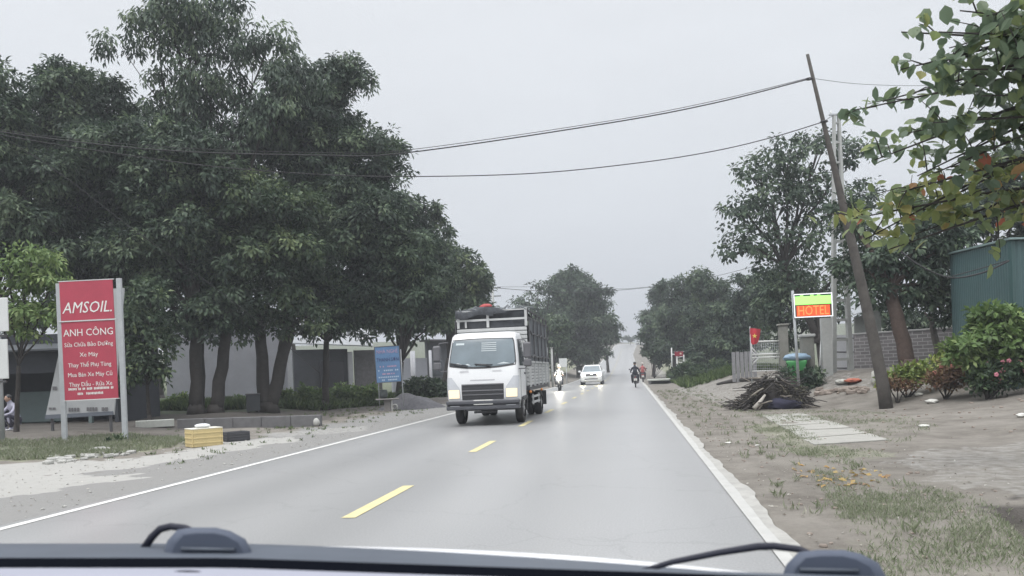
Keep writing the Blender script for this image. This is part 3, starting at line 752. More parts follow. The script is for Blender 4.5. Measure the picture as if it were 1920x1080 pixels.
    for i in range(15):
        yy = y0 + .08 + i * .335; row = []
        for j in range(17):
            xx = -hb + .03 + j * (2 * hb - .06) / 16; hgt = 2.62 + (.42 if xx < .0 else .12 + .28 * max(0, -(xx - .3))) * (1 - abs(xx / hb) ** 3) + .05 * math.sin(xx * 9 + i) + rn.uniform(-.03, .03)
            if j in (0, 16): hgt = 2.58
            row.append((xx, yy + rn.uniform(-.05, .05), hgt))
        rows.append(row)
    mb.patch(rows); mb.patch([[(-hb + .03 + j * (2 * hb - .06) / 16, y0 + .06, z if z < 2.6 else rows[0][j][2]) for j in range(17)] for z in (2.45, 2.7)])
    mb.build('tarp_cover', mat('load_dark', (.075, .08, .09), .9, .4, 4, bump=.8, bscale=7), t)
    mb = MB(); rn = random.Random(9)
    for k in range(34):
        a = (rn.uniform(-.95, .7), y0 + rn.uniform(-.05, .8), 3.02 + rn.uniform(-.06, .12)); dv = (rn.uniform(.1, .5), rn.uniform(-.1, .3), rn.uniform(-.06, .06))
        mb.tube([a, (a[0] + dv[0] / 2, a[1] + dv[1] / 2, a[2] + rn.uniform(0, .1)), (a[0] + dv[0], a[1] + dv[1], a[2] + dv[2])], .014, 5)
    mb.build('rope_bundle', mat('rope_grey', (.22, .24, .25), .9, .2), t)
    mb = MB(); rn = random.Random(12); rows = []
    for i, (dy, dz) in enumerate(((-.10, -.20), (-.11, -.06), (-.06, .05), (.2, .12), (.7, .10), (1.5, .02), (3.0, -.02), (4.9, -.12))):
        rows.append([(x, y0 + dy + rn.uniform(-.02, .02), 3.05 + (dz * (.8 if x < .1 else .35) * (1 + .35 * math.sin(x * 6))) + (.07 * math.sin(x * 5 + i) if i > 1 else 0) - (.10 if x > .75 else 0)) for x in np.linspace(-.99, .45 if i < 3 else .9, 22)])
    mb.patch(rows); mb.build('net_cover', mat('net_dark', (.055, .06, .068), .95, .45, 5, bump=1.0, bscale=16), t)
    MB().box((0, y0 + .10, 2.84), (1.88, .02, .36)).build('rail_gap_shade', mat('load_dark', (.075, .08, .09), .9), t)  # dark sheet standing in for the shade between the bulkhead rails
    mb = MB(); mb.ball((-.22, y0 + .45, 3.20), (.18, .2, .08), 12, 8, .12, 4); mb.build('red_rag', mat('rag_red', (.45, .09, .09), .8, .2, 6), t)
    return t
make_truck()

# ------------------------------------------------------------------ cars
def make_suv(loc, rz, label, lit=True, name='white_suv', paint=None):
    t = thing(name, label, 'car', loc, rz); paint = paint or WHITE_P
    mb = MB()
    def sec(y, hw, zb, zt, r=.12):
        pts = []
        for cx, cz, a0 in ((hw - r, zb + r, 270), (hw - r * .9, zt - r, 0), (-hw + r * .9, zt - r, 90), (-hw + r, zb + r, 180)):
            for k in range(5):
                a = math.radians(a0 + 90 * k / 4); pts.append((cx + r * math.cos(a), y, cz + r * math.sin(a)))
        return pts
    mb.loft([sec(*q) for q in ((0, .70, .42, .74, .12), (.05, .82, .32, .90, .14), (.16, .90, .27, 1.0, .16), (.45, .93, .25, 1.07, .16), (1.05, .94, .24, 1.14, .16), (2.6, .945, .24, 1.17, .14), (4.2, .93, .26, 1.17, .14), (4.6, .88, .32, 1.10, .14), (4.72, .78, .40, .95, .12))], True)
    mb.build('body', paint, t)
    gl = [(1.10, .86, 1.0, 4.45, .16), (1.35, .80, 1.40, 4.35, .16), (1.62, .70, 1.82, 4.15, .16), (1.70, .66, 1.98, 4.0, .16), (1.73, .56, 2.15, 3.85, .14)]
    MB().loft([rring(hw, yf, yb, z, r) for z, hw, yf, yb, r in gl], True).build('roof', paint, t)
    def fr(z, u, off):
        zs = [a[0] for a in gl]; hw, yf, yb, r = [float(np.interp(z, zs, [a[i] for a in gl])) for i in range(1, 5)]
        arc = r * math.pi / 4; s_ = u * (hw - r + arc)
        if abs(s_) <= hw - r: return (s_, yf - off, z + off * .5)
        a = (abs(s_) - (hw - r)) / r; return (math.copysign(hw - r + (r + off) * math.sin(a), s_), yf + r - (r + off) * math.cos(a), z + off * .5)
    MB().patch([[fr(z, u, .012) for u in np.linspace(-.93, .93, 15)] for z in np.linspace(1.13, 1.62, 5)]).build('windscreen', GLASS_V, t)
    for s_ in (-1, 1):
        MB().patch([[(s_ * (float(np.interp(z, [a[0] for a in gl], [a[1] for a in gl])) + .008), y, z) for y in np.linspace(1.5 + (z - 1.2) * 1.1, 4.1, 6)] for z in np.linspace(1.20, 1.60, 4)]).build('side_window', GLASS_D, t)
        mb = MB(); mb.ball((s_ * 1.05, 1.28, 1.18), (.13, .09, .085), 12, 8); mb.tube([(s_ * .88, 1.36, 1.12), (s_ * 1.0, 1.3, 1.14)], .03, 6); mb.build('side_mirror', paint, t)
        mb = MB(); mb.tube([(s_ * .64, 2.1, 1.74), (s_ * .66, 2.3, 1.80), (s_ * .66, 3.7, 1.80), (s_ * .62, 3.9, 1.74)], .022, 6); mb.build('roof_rail', GREY_P, t)
        mb = MB(); mb.ball((s_ * .72, .13, .90), (.17, .12, .085), 14, 8); h = mb.build('headlight', LAMP_C, t)
        mb = MB(); mb.ball((s_ * .72, .05, .89), (.11, .08, .065), 12, 8); mb.build('lamp', LAMP_HI if lit else LAMP_C, h)
        mb = MB(); mb.ball((s_ * .70, .06, .50), (.08, .05, .04), 10, 6); mb.build('fog_lamp', LAMP_C, t)
        for y in (.88, 3.85):
            wheel(t, s_ * .84, y, .36, .22)
            mb = MB(); mb.torus((s_ * .925, y, .37), .40, .035, 'X', 28, 6); mb.build('wheel_arch', GREY_P, t)
    mb = MB()
    mb.box((0, .035, .86), (.98, .06, .20), bev=.03); g = mb.build('grille', STEEL, t)
    mb = MB()
    for z in (.80, .86, .92): mb.box((0, .0, z), (.92, .012, .012))
    mb.box((0, -.005, .90), (.16, .02, .07), bev=.01); mb.build('grille_bar', CHROME, g)
    mb = MB(); mb.box((0, .02, .52), (1.15, .08, .10), bev=.03); mb.build('lower_intake', STEEL, t)
    mb = MB(); mb.box((0, .0, .36), (1.30, .10, .05), bev=.02); mb.build('skid_plate', mat('skid_silver', (.4, .4, .4), .5, 0), t)
    mb = MB(); mb.box((0, -.01, .64), (.42, .02, .12), bev=.005); mb.build('number_plate', PLATE, t)
    return t
g = G(1109, 722); make_suv((g[0], g[1], float(zr(g[1]))), 0, 'white SUV with bright headlights following the truck down the road')
g = A(1203, 640, 258); make_suv((g[0] + 1.2, g[1], float(zr(g[1])) + .02), math.radians(30), 'tiny pale car far away at the crest of the road', lit=False, name='distant_car')

# ------------------------------------------------------------------ people and motorcycles
def skin_body(name, joints, edges, mt, parent, root=0, sub=1):
    me = bpy.data.meshes.new(name); me.from_pydata([j[:3] for j in joints], edges, []); me.update()
    o = bpy.data.objects.new(name, me); COL.objects.link(o)
    md = o.modifiers.new('s', 'SKIN'); sv = me.skin_vertices[0].data
    for i, j in enumerate(joints): sv[i].radius = (j[3], j[4] if len(j) > 4 else j[3])
    sv[root].use_root = True; md.use_smooth_shade = True
    s2 = o.modifiers.new('b', 'SUBSURF'); s2.levels = sub; s2.render_levels = sub
    dg = bpy.context.evaluated_depsgraph_get(); dg.update()
    nm = bpy.data.meshes.new_from_object(o.evaluated_get(dg)); nm.name = name; nm.materials.clear(); nm.materials.append(mt)
    bpy.data.objects.remove(o); o = bpy.data.objects.new(name, nm); COL.objects.link(o); o.parent = parent; return o
SKIN = mat('skin', (.42, .27, .20), .6, .05)

def make_rider(loc, rz, label, jacket, helmet, seat=.80, trousers=None, face=False, cap=False):
    """seated rider in local space facing +Y"""
    t = thing('person', label, 'person', loc, rz); s = seat
    tr = trousers or mat('trousers_dark', (.035, .038, .05), .8, .1)
    J = [(0, -.10, s + .08, .15, .13), (0, -.08, s + .26, .14, .12), (0, -.03, s + .45, .17, .125), (0, .0, s + .56, .10, .09), (0, .03, s + .66, .055), (0, .05, s + .76, .085, .095), (0, .05, s + .86, .07, .08)]
    E = [(0, 1), (1, 2), (2, 3), (3, 4), (4, 5), (5, 6)]
    for sx in (-1, 1):
        n = len(J); J += [(sx * .19, .0, s + .50, .07), (sx * .29, .14, s + .28, .052), (sx * .30, .40, s + .22, .042), (sx * .30, .50, s + .24, .03)]
        E += [(3, n), (n, n + 1), (n + 1, n + 2), (n + 2, n + 3)]
        n = len(J); J += [(sx * .13, .0, s + .06, .105), (sx * .20, .36, s - .02, .08), (sx * .19, .22, s - .42, .058), (sx * .19, .36, s - .46, .045)]
        E += [(0, n), (n, n + 1), (n + 1, n + 2), (n + 2, n + 3)]
    b = skin_body('body', J, E, jacket, t)
    # trousers and shoes as clothing over the legs
    for sx in (-1, 1):
        mb = MB(); mb.tube([(sx * .10, -.10, s + .05), (sx * .20, .36, s - .01), ], [.135, .095], 10); mb.ball((sx * .20, .36, s - .01), .098, 10, 8)
        mb.tube([(sx * .20, .36, s - .01), (sx * .19, .22, s - .40)], [.095, .07], 10); mb.build('trouser_leg', tr, t)
        mb = MB(); mb.box((sx * .19, .30, s - .47), (.10, .27, .08), bev=.03); mb.build('shoe', BLACK_P, t)
        mb = MB(); mb.ball((sx * .30, .50, s + .24), (.045, .055, .04), 8, 6)
        for k in range(4): mb.tube([(sx * (.27 + .022 * k), .53, s + .26), (sx * (.27 + .022 * k), .57, s + .245), (sx * (.27 + .022 * k), .565, s + .215)], .011, 5)
        mb.tube([(sx * .26, .48, s + .23), (sx * .255, .53, s + .21)], .012, 5); mb.build('hand', SKIN, t)
    mb = MB(); mb.ball((0, .05, s + .80), (.088, .10, .115), 14, 10); mb.ball((0, .155, s + .78), (.018, .02, .022), 6, 5)
    for sx in (-1, 1): mb.ball((sx * .09, .05, s + .79), (.015, .025, .03), 6, 5)
    h = mb.build('head', SKIN, t)
    mb = MB()
    if cap: mb.ball((0, .03, s + .85), (.105, .115, .09), 14, 8); mb.box((0, .15, s + .85), (.15, .10, .015), bev=.005)
    else: mb.ball((0, .03, s + .85), (.125, .14, .12), 16, 10); mb.box((0, .15, s + .86), (.18, .08, .02), bev=.006)
    mb.build('helmet', helmet, t)
    if face:
        mb = MB()
        for sx in (-1, 1): mb.ball((sx * .032, .145, s + .81), .010, 6, 5)
        mb.box((0, .146, s + .735), (.045, .01, .008)); mb.build('face_features', BLACK_P, t)
    return t

def make_bike(loc, rz, label, paint, lamp=None, plate=True):
    """scooter-style motorcycle facing +Y, rear wheel at y=-.62"""
    t = thing('motorcycle', label, 'motorcycle', loc, rz)
    for y in (-.62, .62):
        mb = MB(); mb.torus((0, y, .29), .245, .045, 'X', 26, 8); w = mb.build('wheel', RUBBER, t)
        mb = MB(); mb.torus((0, y, .29), .205, .014, 'X', 24, 6); mb.cyl((-.05, y, .29), (.05, y, .29), .05, 12)
        for k in range(8): a = k * math.pi / 4; mb.cyl((0, y, .29), (0, y + .2 * math.cos(a), .29 + .2 * math.sin(a)), .006, 5)
        mb.build('rim', RIM, w)
    mb = MB(); mb.loft([rring(hw, yf, yb, z, r) for z, hw, yf, yb, r in ((.42, .09, -.62, .18, .05), (.58, .13, -.80, .22, .08), (.72, .12, -.84, .20, .08))], True)
    mb.loft([rring(hw, yf, yb, z, r) for z, hw, yf, yb, r in ((.40, .16, .34, .44, .04), (.70, .19, .38, .50, .05), (.92, .12, .44, .56, .04))], True)
    mb.box((0, .28, .40), (.24, .28, .06), bev=.02); mb.build('body', paint, t)
    mb = MB(); mb.loft([rring(hw, yf, yb, z, r) for z, hw, yf, yb, r in ((.71, .12, -.78, .20, .08), (.79, .13, -.76, .18, .09), (.81, .09, -.70, .12, .08))], True); mb.build('seat', BLACK_P, t)
    mb = MB(); mb.cyl((0, .62, .29), (0, .48, .95), .03, 8); mb.tube([(-.34, .44, 1.03), (-.12, .50, 1.00), (.12, .50, 1.00), (.34, .44, 1.03)], .017, 8)
    mb.box((0, -.1, .34), (.22, .4, .20), bev=.05); mb.tube([(.15, .1, .28), (.17, -.5, .32), (.18, -.85, .40)], [.03, .04, .05], 8)
    for s_ in (-1, 1): mb.cyl((s_ * .10, -.62, .29), (s_ * .12, -.50, .66), .02, 8)
    mb.build('frame', STEEL, t)
    for s_ in (-1, 1):
        mb = MB(); mb.tube([(s_ * .26, .46, 1.02), (s_ * .33, .46, 1.20)], .007, 5); mb.ball((s_ * .36, .46, 1.23), (.065, .02, .045), 10, 6); mb.build('mirror', GREY_P, t)
    mb = MB(); mb.box((0, .60, .80), (.18, .02, .12), bev=.01) if False else mb.ball((0, .60, .92), (.12 if lamp else .09, .06, .10 if lamp else .07), 14, 10); mb.build('headlight', lamp or LAMP_C, t)
    mb = MB(); mb.ball((0, -.86, .70), (.045, .03, .022), 10, 6); mb.build('tail_light', REDL, t)
    mb = MB(); mb.box((0, -.93, .54), (.21, .012, .16), bev=.004); mb.build('number_plate', PLATE, t)
    mb = MB(); mb.tube([(0, -.90, .48), (0, -.86, .58), (0, -.62, .62), (0, -.45, .55)], [.06, .05, .05, .04], 8); mb.build('rear_fender', BLACK_P, t)
    return t
JB = mat('jacket_black', (.028, .032, .045), .8, .15, 4); JR = mat('jacket_red', (.42, .12, .12), .8, .25, 8); JG = mat('jacket_grey', (.35, .35, .36), .8, .1)
HB = mat('helmet_black', (.05, .05, .05), .4, 0); HW = mat('helmet_pale', (.5, .45, .42), .35, 0)
g = G(1192, 727); z = float(zr(g[1]))
make_bike((g[0], g[1] + .8, z), 0, 'dark motorcycle with white plate ridden away along the right edge of the road', mat('bike_black', (.04, .04, .05), .3, 0))
make_rider((g[0], g[1] + .95, z), 0, 'rider in black jacket and dark cap seen from behind on the nearer motorcycle', JB, HB, cap=True)
g = G(1206, 717); z = float(zr(g[1]))
make_bike((g[0], g[1] + .8, z), 0, 'second motorcycle just ahead, half hidden behind the rider in black', mat('bike_red', (.25, .04, .04), .3, 0))
make_rider((g[0], g[1] + .95, z), 0, 'rider with pale helmet and pinkish red jacket beside the road edge', JR, HW)
g = G(1050, 733); z = float(zr(g[1]))
make_bike((g[0], g[1], z), math.pi, 'oncoming motorcycle with blazing headlight beside the white SUV', mat('bike_grey', (.3, .3, .32), .3, 0), lamp=LAMP_BIKE)
make_rider((g[0], g[1] - .1, z), math.pi, 'rider in grey jacket and white helmet on the oncoming motorcycle', JG, mat('helmet_white', (.7, .7, .7), .3, 0), face=True)

# ------------------------------------------------------------------ the camera car's own front
def own_car():
    t = thing('own_car', 'front end of the camera car with white bonnet edge, grey cowl and dashboard top', 'car', (0, 0, 0))
    def W(px, py, D): return A(px, py, D)
    DASH = mat('dashboard_grey', (.30, .31, .37), .7, .06, 6); COWL = mat('cowl_grey', (.085, .10, .125), .55, .12, 9, spec=.35); BLK = mat('gasket_black', (.004, .005, .008), 1.0, 0, spec=.02)
    HOOD = mat('bonnet_white', (.82, .83, .85), .25, .01)
    X = list(range(-500, 2500, 60))
    blk = lambda x: 1046 + max(0, x - 430) * .034            # black gasket top edge
    cow = lambda x: 1019 + .000004 * max(0, x - 350) ** 2 * 8 + max(0, x - 470) * .024
    # dashboard
    mb = MB(); mb.patch([[W(x, blk(x) + 19, .772) for x in X], [W(x, blk(x) + 20, .765) for x in X], [W(x, 1110 + max(0, x - 430) * .03, .66) for x in X], [W(x, 1400, .50) for x in X]]); mb.build('dashboard', DASH, t)
    mb = MB(); p = np.array(W(347, 1073, .75)); mb.ball(p, (.017, .004, .0016), 16, 6); mb.build('dash_vent', BLK, t)
    # gasket
    mb = MB(); mb.loft([[W(x, blk(x), .80), W(x, blk(x) + 20, .775), W(x, blk(x) + 60, .775), W(x, blk(x) + 40, .83)] for x in X], False); mb.build('windscreen_gasket', BLK, t)
    # cowl panel
    mb = MB(); mb.patch([[W(x, blk(x) + 2, .81) for x in X], [W(x, blk(x) - 6, .85) for x in X], [W(x, cow(x) + 6, .93) for x in X], [W(x, cow(x), .97) for x in X], [W(x, cow(x) + 26, 1.0) for x in X]]); mb.build('cowl', COWL, t)
    # bonnet: convex sheet whose crest shows as a white line
    rows = []
    for i, (D, dz) in enumerate(((1.02, 16), (1.06, 4), (1.12, 0), (1.25, 5), (1.6, 60), (1.9, 160), (1.95, 240))):
        row = []
        for x in X:
            h = 1024 + .00011 * (x - 560) ** 2 * (.62 if x > 560 else .3)
            row.append(W(960 + (x - 960) * (1.0), h + dz, D))
        rows.append(row)
    mb = MB(); mb.patch(rows); mb.build('bonnet', HOOD, t)
    # wiper pivots and arms
    CAP = mat('wiper_cap', (.075, .09, .125), .6, .08, 12, spec=.3); ARM = mat('wiper_arm', (.02, .022, .035), .6, 0, spec=.3)
    def cap(x0, x1, yt, yb):
        mb = MB(); w = x1 - x0
        prof = [(x0, yb), (x0 + w * .06, yb - (yb - yt) * .55), (x0 + w * .17, yb - (yb - yt) * .93), (x0 + w * .34, yt), (x0 + w * .58, yt), (x0 + w * .74, yb - (yb - yt) * .88), (x0 + w * .90, yb - (yb - yt) * .60), (x1, yb)]
        r = []
        for D, sc in ((.865, .80), (.875, .97), (.90, 1.0), (.94, 1.0), (.965, .93)):
            cx = (x0 + x1) / 2; r.append([W(cx + (a - cx) * sc, yb + (b - yb) * sc, D) for a, b in prof] + [W(cx + (x1 - cx) * sc, yb + 26, D), W(cx + (x0 - cx) * sc, yb + 26, D)])
        mb.loft(r, True); return mb
    a1 = cap(303, 478, 989, 1044).build('wiper_pivot', CAP, t)
    MB().tube([W(340, 1029, .8635), W(440, 1031, .8635)], .0022, 6).build('cap_recess', COWL, a1)
    a2 = cap(1462, 1668, 1031, 1092).build('wiper_pivot', CAP, t)
    MB().tube([W(1500, 1068, .8635), W(1610, 1070, .8635)], .0022, 6).build('cap_recess', COWL, a2)
    MB().tube([W(266, 1034, .93), W(285, 1007, .93), W(300, 992, .93), W(320, 987, .93), W(348, 990, .92), (W(375, 1003, .90))], [.0048, .0048, .0045, .0042, .004, .004], 8).build('wiper_arm', ARM, t)
    MB().tube([W(1190, 1075, .93), W(1260, 1054, .93), W(1350, 1036, .93), W(1420, 1025, .93), W(1450, 1024, .93), W(1500, 1030, .92), (W(1530, 1045, .90))], [.003, .0035, .004, .0045, .0045, .004, .004], 8).build('wiper_arm', ARM, t)
own_car()

# ------------------------------------------------------------------ trees, left side
def gb(px, py): return G(px, py)
LK = dict(leaf=.23, tuft=.44, per=32, cover=1.25, aspect=.42)
LKS = dict(leaf=.28, tuft=.5, per=22, cover=.62, aspect=.32, droop=.6, inner=.2)
gL = 'roadside trees on the left bank'
# tall feathery tree at the back, sky showing through its top
tree('tall_tree', 'tallest tree with loose feathery top rising above the left bank', A(372, 775, 34),
     [(330, 20, 70), (400, 60, 80), (300, 110, 85), (400, 160, 90), (500, 110, 65), (560, 150, 60), (300, 230, 85), (480, 220, 85), (250, 300, 60), (420, 290, 80), (360, 60, 60)], 34.5, GREEN_DK, r0=.27, leafk=LKS, twigs=3, seed=1, group=gL)
tree('tall_tree', 'tall tree with double crown lobe standing right of the tallest one', A(515, 771, 37),
     [(640, 170, 50), (620, 230, 70), (690, 290, 60), (560, 260, 80), (640, 330, 85), (560, 380, 80), (700, 370, 50), (480, 320, 80), (560, 200, 75), (720, 330, 45), (600, 300, 80), (640, 130, 35)], 37, GREEN_DK, trunks=None, r0=.28, leafk=dict(LK, cover=.9), twigs=2, seed=2, group=gL)
tree('broad_tree', 'broad dark tree with forked trunk right beside the dark electric box', A(500, 770, 32.5),
     [(470, 400, 80), (400, 440, 75), (500, 500, 75), (420, 540, 60), (560, 470, 70), (540, 560, 50), (480, 590, 40), (440, 480, 70), (520, 420, 70), (560, 400, 50), (460, 620, 34), (530, 610, 30), (585, 600, 32), (430, 600, 36)], 32, GREEN_MD,
     trunks=[(A(497, 770, 32.5), A(488, 620, 32.6)), (A(506, 770, 32.5), A(545, 610, 32.9))], r0=.30, leafk=LK, seed=3, group=gL)
tree('broad_tree', 'dark tree with two thick trunks behind the yellow box', A(370, 775, 31),
     [(360, 330, 85), (300, 400, 80), (250, 480, 75), (330, 520, 75), (390, 590, 50), (290, 580, 55), (230, 300, 80), (370, 450, 80), (300, 310, 80), (420, 520, 55), (350, 610, 40), (400, 625, 34), (310, 625, 34), (260, 600, 40), (440, 570, 45)], 31, GREEN_DK,
     trunks=[(A(368, 775, 31), A(368, 600, 31)), (A(404, 775, 31.3), A(428, 600, 31.5))], r0=.27, leafk=LK, seed=4, group=gL)
tree('slim_tree', 'slim-trunked tree between the forked tree and the blue signboard', A(610, 765, 35),
     [(690, 420, 70), (640, 480, 75), (740, 470, 65), (600, 540, 60), (690, 550, 65), (770, 540, 55), (650, 600, 35), (610, 440, 60), (700, 490, 60), (660, 380, 60), (720, 560, 45), (560, 580, 40), (640, 615, 30), (690, 610, 34), (580, 620, 28), (735, 600, 36)], 35, GREEN_DK,
     trunks=[(A(610, 765, 35), A(612, 640, 35))], r0=.17, leafk=LK, seed=5, group=gL)
tree('roadside_tree', 'dark tree whose crown overhangs the truck', A(745, 748, 43),
     [(760, 400, 40), (790, 450, 50), (760, 520, 60), (820, 530, 50), (790, 590, 45), (740, 590, 45), (800, 400, 26), (745, 460, 55), (800, 560, 45), (770, 620, 28), (720, 615, 28), (815, 610, 32)], 44, GREEN_DK, r0=.2, leafk=dict(LK, leaf=.3, tuft=.5), seed=6, group=gL)
tree('roadside_tree', 'last small tree of the left row, beside the lattice mast', A(830, 738, 54),
     [(850, 490, 38), (870, 540, 45), (840, 590, 50), (885, 590, 36), (895, 530, 22), (825, 470, 30), (860, 600, 40), (905, 575, 22), (902, 545, 20), (915, 590, 15), (885, 510, 22)], 54, GREEN_MD, r0=.2, leafk=dict(LK, leaf=.34, tuft=.55), seed=7, group=gL)
tree('roadside_tree', 'dense tree with rounded top above the red signboard', A(240, 760, 34),
     [(140, 180, 60), (200, 210, 65), (70, 240, 70), (150, 290, 85), (60, 340, 80), (200, 380, 80), (120, 420, 80), (220, 470, 60), (150, 500, 55), (250, 380, 70), (170, 570, 55), (250, 540, 50)], 34, GREEN_DK, r0=.26, leafk=LK, seed=8, group=gL)
tree('roadside_tree', 'tree cut by the left picture edge behind the white hanging boards', A(-60, 770, 30),
     [(0, 170, 55), (-30, 240, 80), (-20, 340, 90), (20, 430, 80), (-60, 430, 80), (40, 500, 60), (60, 330, 70), (90, 470, 60)], 30, GREEN_DK, r0=.25, leafk=LK, seed=9, group=gL)
tree('young_tree', 'small bright green tree reaching over the left end of the red signboard', A(30, 790, 22.5),
     [(60, 500, 50), (20, 540, 55), (95, 550, 42), (60, 600, 50), (110, 600, 28), (0, 610, 40)], 22.2, GREEN_LT, r0=.07, leafk=dict(leaf=.19, tuft=.33, per=18, cover=1.1, aspect=.4), seed=10)
tree('leafy_bush', 'tall leafy bush between the red signboard and the twin dark trunks', A(280, 778, 27),
     [(270, 610, 42), (290, 650, 38), (265, 690, 34), (300, 700, 24), (285, 560, 40), (245, 650, 30), (250, 720, 26), (240, 600, 30)], 27, GREEN_MD, r0=.07, leafk=dict(leaf=.2, tuft=.34, per=18, cover=1.5, aspect=.45), seed=11, cat='bush')
# background row behind the left trees
for i, (px, py, D, pf) in enumerate([(300, 720, 52, [(250, 330, 70), (330, 420, 80), (200, 500, 80)]), (560, 715, 54, [(470, 420, 70), (560, 500, 70)]), (60, 720, 50, [(20, 420, 90), (120, 520, 80), (40, 600, 70)])]):
    tree('background_tree', ['dark tree seen through gaps behind the twin trunks', 'dark tree seen through gaps behind the forked trunk', 'dark tree deep behind the red signboard'][i],
         A(px, py, D), pf, D, GREEN_DK, r0=.25, leafk=dict(leaf=.4, tuft=.75, per=16, cover=1.2, aspect=.4), seed=20 + i, group='trees deep behind the left row')

# hazy trees ahead, left of the road
LF = dict(leaf=.5, tuft=.8, per=20, cover=1.8, aspect=.5, squash=.9)
LFS = dict(leaf=.5, tuft=.9, per=18, cover=.8, aspect=.45)
gF = 'trees ahead beyond the truck'
tree('far_tree', 'tall pointed grey-green tree ahead where the road dips', A(1085, 692, 105), [(1078, 525, 24), (1050, 560, 38), (1095, 565, 45), (1070, 605, 50), (1115, 610, 38), (1040, 620, 40), (1130, 640, 24), (1088, 650, 34), (1060, 580, 34), (1010, 630, 34), (1145, 620, 20)], 105, GREEN_DK, r0=.35, leafk=LF, seed=30, group=gF)
tree('far_tree', 'feathery low tree left of the pointed tree, above the truck bed', A(1010, 690, 98), [(1010, 545, 20), (1035, 550, 24), (985, 575, 28), (1015, 590, 34), (970, 600, 24), (1045, 600, 30)], 98, GREEN_DK, r0=.3, leafk=LFS, seed=31, group=gF)
tree('far_tree', 'thin outer tree at the right end of the hazy clump', A(1140, 682, 120), [(1135, 575, 14), (1128, 600, 20), (1150, 622, 12), (1118, 645, 22)], 120, GREEN_DK, r0=.25, leafk=LFS, seed=32, group=gF)
tree('far_tree', 'paler green bushy tree right behind the truck bed', A(1035, 708, 84), [(1035, 615, 22), (1055, 640, 20), (1030, 655, 24), (1060, 612, 16)], 84, GREEN_MD, r0=.2, leafk=dict(LF, leaf=.4, tuft=.6), seed=33, group=gF)
tree('far_bush', 'dark undergrowth below the hazy trees left of the road', A(1090, 688, 110), [(1060, 668, 20), (1085, 672, 18), (1110, 668, 16), (1132, 662, 12), (1035, 680, 16)], 110, GREEN_DK, r0=.1, leafk=LF, seed=34, cat='bush')
tree('far_bush', 'dark bush at the crest where the road bends right', A(1182, 640, 262), [(1172, 636, 7), (1182, 637, 7), (1190, 636, 6)], 262, GREEN_DK, r0=.1, leafk=dict(leaf=.8, tuft=.9, per=12, cover=1, aspect=.5), seed=35, cat='bush')
# trees on the right, by the road
gR = 'trees on the right bank beyond the gate'
for i, (lab, px, D, pf, mt) in enumerate([
    ('dark feathery tree hanging over the road edge past the motorcycles', 1225, 96, [(1215, 600, 20), (1235, 565, 26), (1245, 605, 34), (1225, 635, 24), (1250, 645, 26)], GREEN_DK),
    ('round-topped dark tree nearest the far bend on the right', 1262, 82, [(1260, 545, 28), (1285, 580, 38), (1260, 610, 36), (1290, 640, 36), (1252, 650, 24), (1300, 540, 20)], GREEN_DK),
    ('taller mid-green tree behind the small roadside flag', 1320, 74, [(1310, 525, 24), (1340, 560, 42), (1315, 600, 42), (1350, 620, 40), (1370, 580, 30), (1325, 650, 34)], GREEN_MD),
    ('dark tree just left of the white gate', 1385, 64, [(1400, 560, 38), (1385, 600, 42), (1420, 610, 36), (1370, 645, 32), (1410, 650, 30), (1440, 545, 36), (1470, 525, 30), (1400, 530, 22)], GREEN_DK)]):
    tree('bank_tree', lab, A(px, 700, D), pf, D, mt, r0=.22, leafk=dict(leaf=.36, tuft=.6, per=20, cover=1.6, aspect=.45), seed=40 + i, group=gR)
# sparse round tree with sky through
tree('sparse_tree', 'airy tree with small dark leaves and sky showing through, behind the leaning pole', A(1545, 704, 38),
     [(1480, 300, 52), (1540, 275, 40), (1420, 330, 50), (1390, 400, 46), (1450, 390, 60), (1520, 360, 65), (1385, 460, 40), (1450, 470, 58), (1530, 450, 60), (1600, 290, 42), (1600, 380, 50), (1500, 520, 45), (1580, 520, 45)],
     38, GREEN_DK, r0=.2, trunks=[(A(1545, 706, 38), A(1530, 560, 38)), (A(1535, 640, 38), A(1470, 500, 38))], twigs=3,
     leafk=dict(leaf=.24, tuft=.45, per=12, cover=1.1, aspect=.55, inner=.5, droop=.3, sub=0), seed=50)
tree('bank_tree', 'dark tree behind the lit sign board', A(1470, 700, 46), [(1460, 540, 44), (1510, 560, 42), (1440, 590, 40), (1490, 610, 38), (1550, 590, 36), (1470, 650, 26)], 46, GREEN_DK, r0=.2, leafk=dict(leaf=.3, tuft=.5, per=18, cover=1.6, aspect=.42), seed=51, group=gR)
# trees behind the shed
tree('shade_tree', 'dark tree with a thick brown trunk in front of the brick wall', A(1692, 694, 25),
     [(1690, 470, 50), (1740, 440, 50), (1650, 500, 40), (1720, 520, 45), (1780, 470, 45), (1700, 560, 34), (1760, 550, 38), (1790, 600, 30), (1640, 560, 30)], 25.5, GREEN_DK, trunks=[(A(1705, 694, 25), A(1668, 540, 25.3))], extra=[(*A(1590, 500, 26.6), .55), (*A(1605, 440, 26.6), .6), (*A(1575, 395, 26.8), .5), (*A(1620, 530, 26.2), .5)], r0=.26, barkm=mat('bark_brown', (.085, .06, .05), .95, .3, 8, bump=.6, bscale=16),
     leafk=dict(leaf=.22, tuft=.38, per=24, cover=1.5, aspect=.45), seed=52)
tree('shade_tree', 'dense dark tree rising behind the green metal shed', A(1860, 700, 33), [(1800, 430, 55), (1860, 400, 60), (1920, 380, 60), (1850, 350, 40), (1960, 440, 60), (1760, 500, 45), (1750, 570, 40), (1890, 300, 45)], 33, GREEN_DK, r0=.25, leafk=dict(leaf=.28, tuft=.45, per=18, cover=1.5, aspect=.42), seed=53)
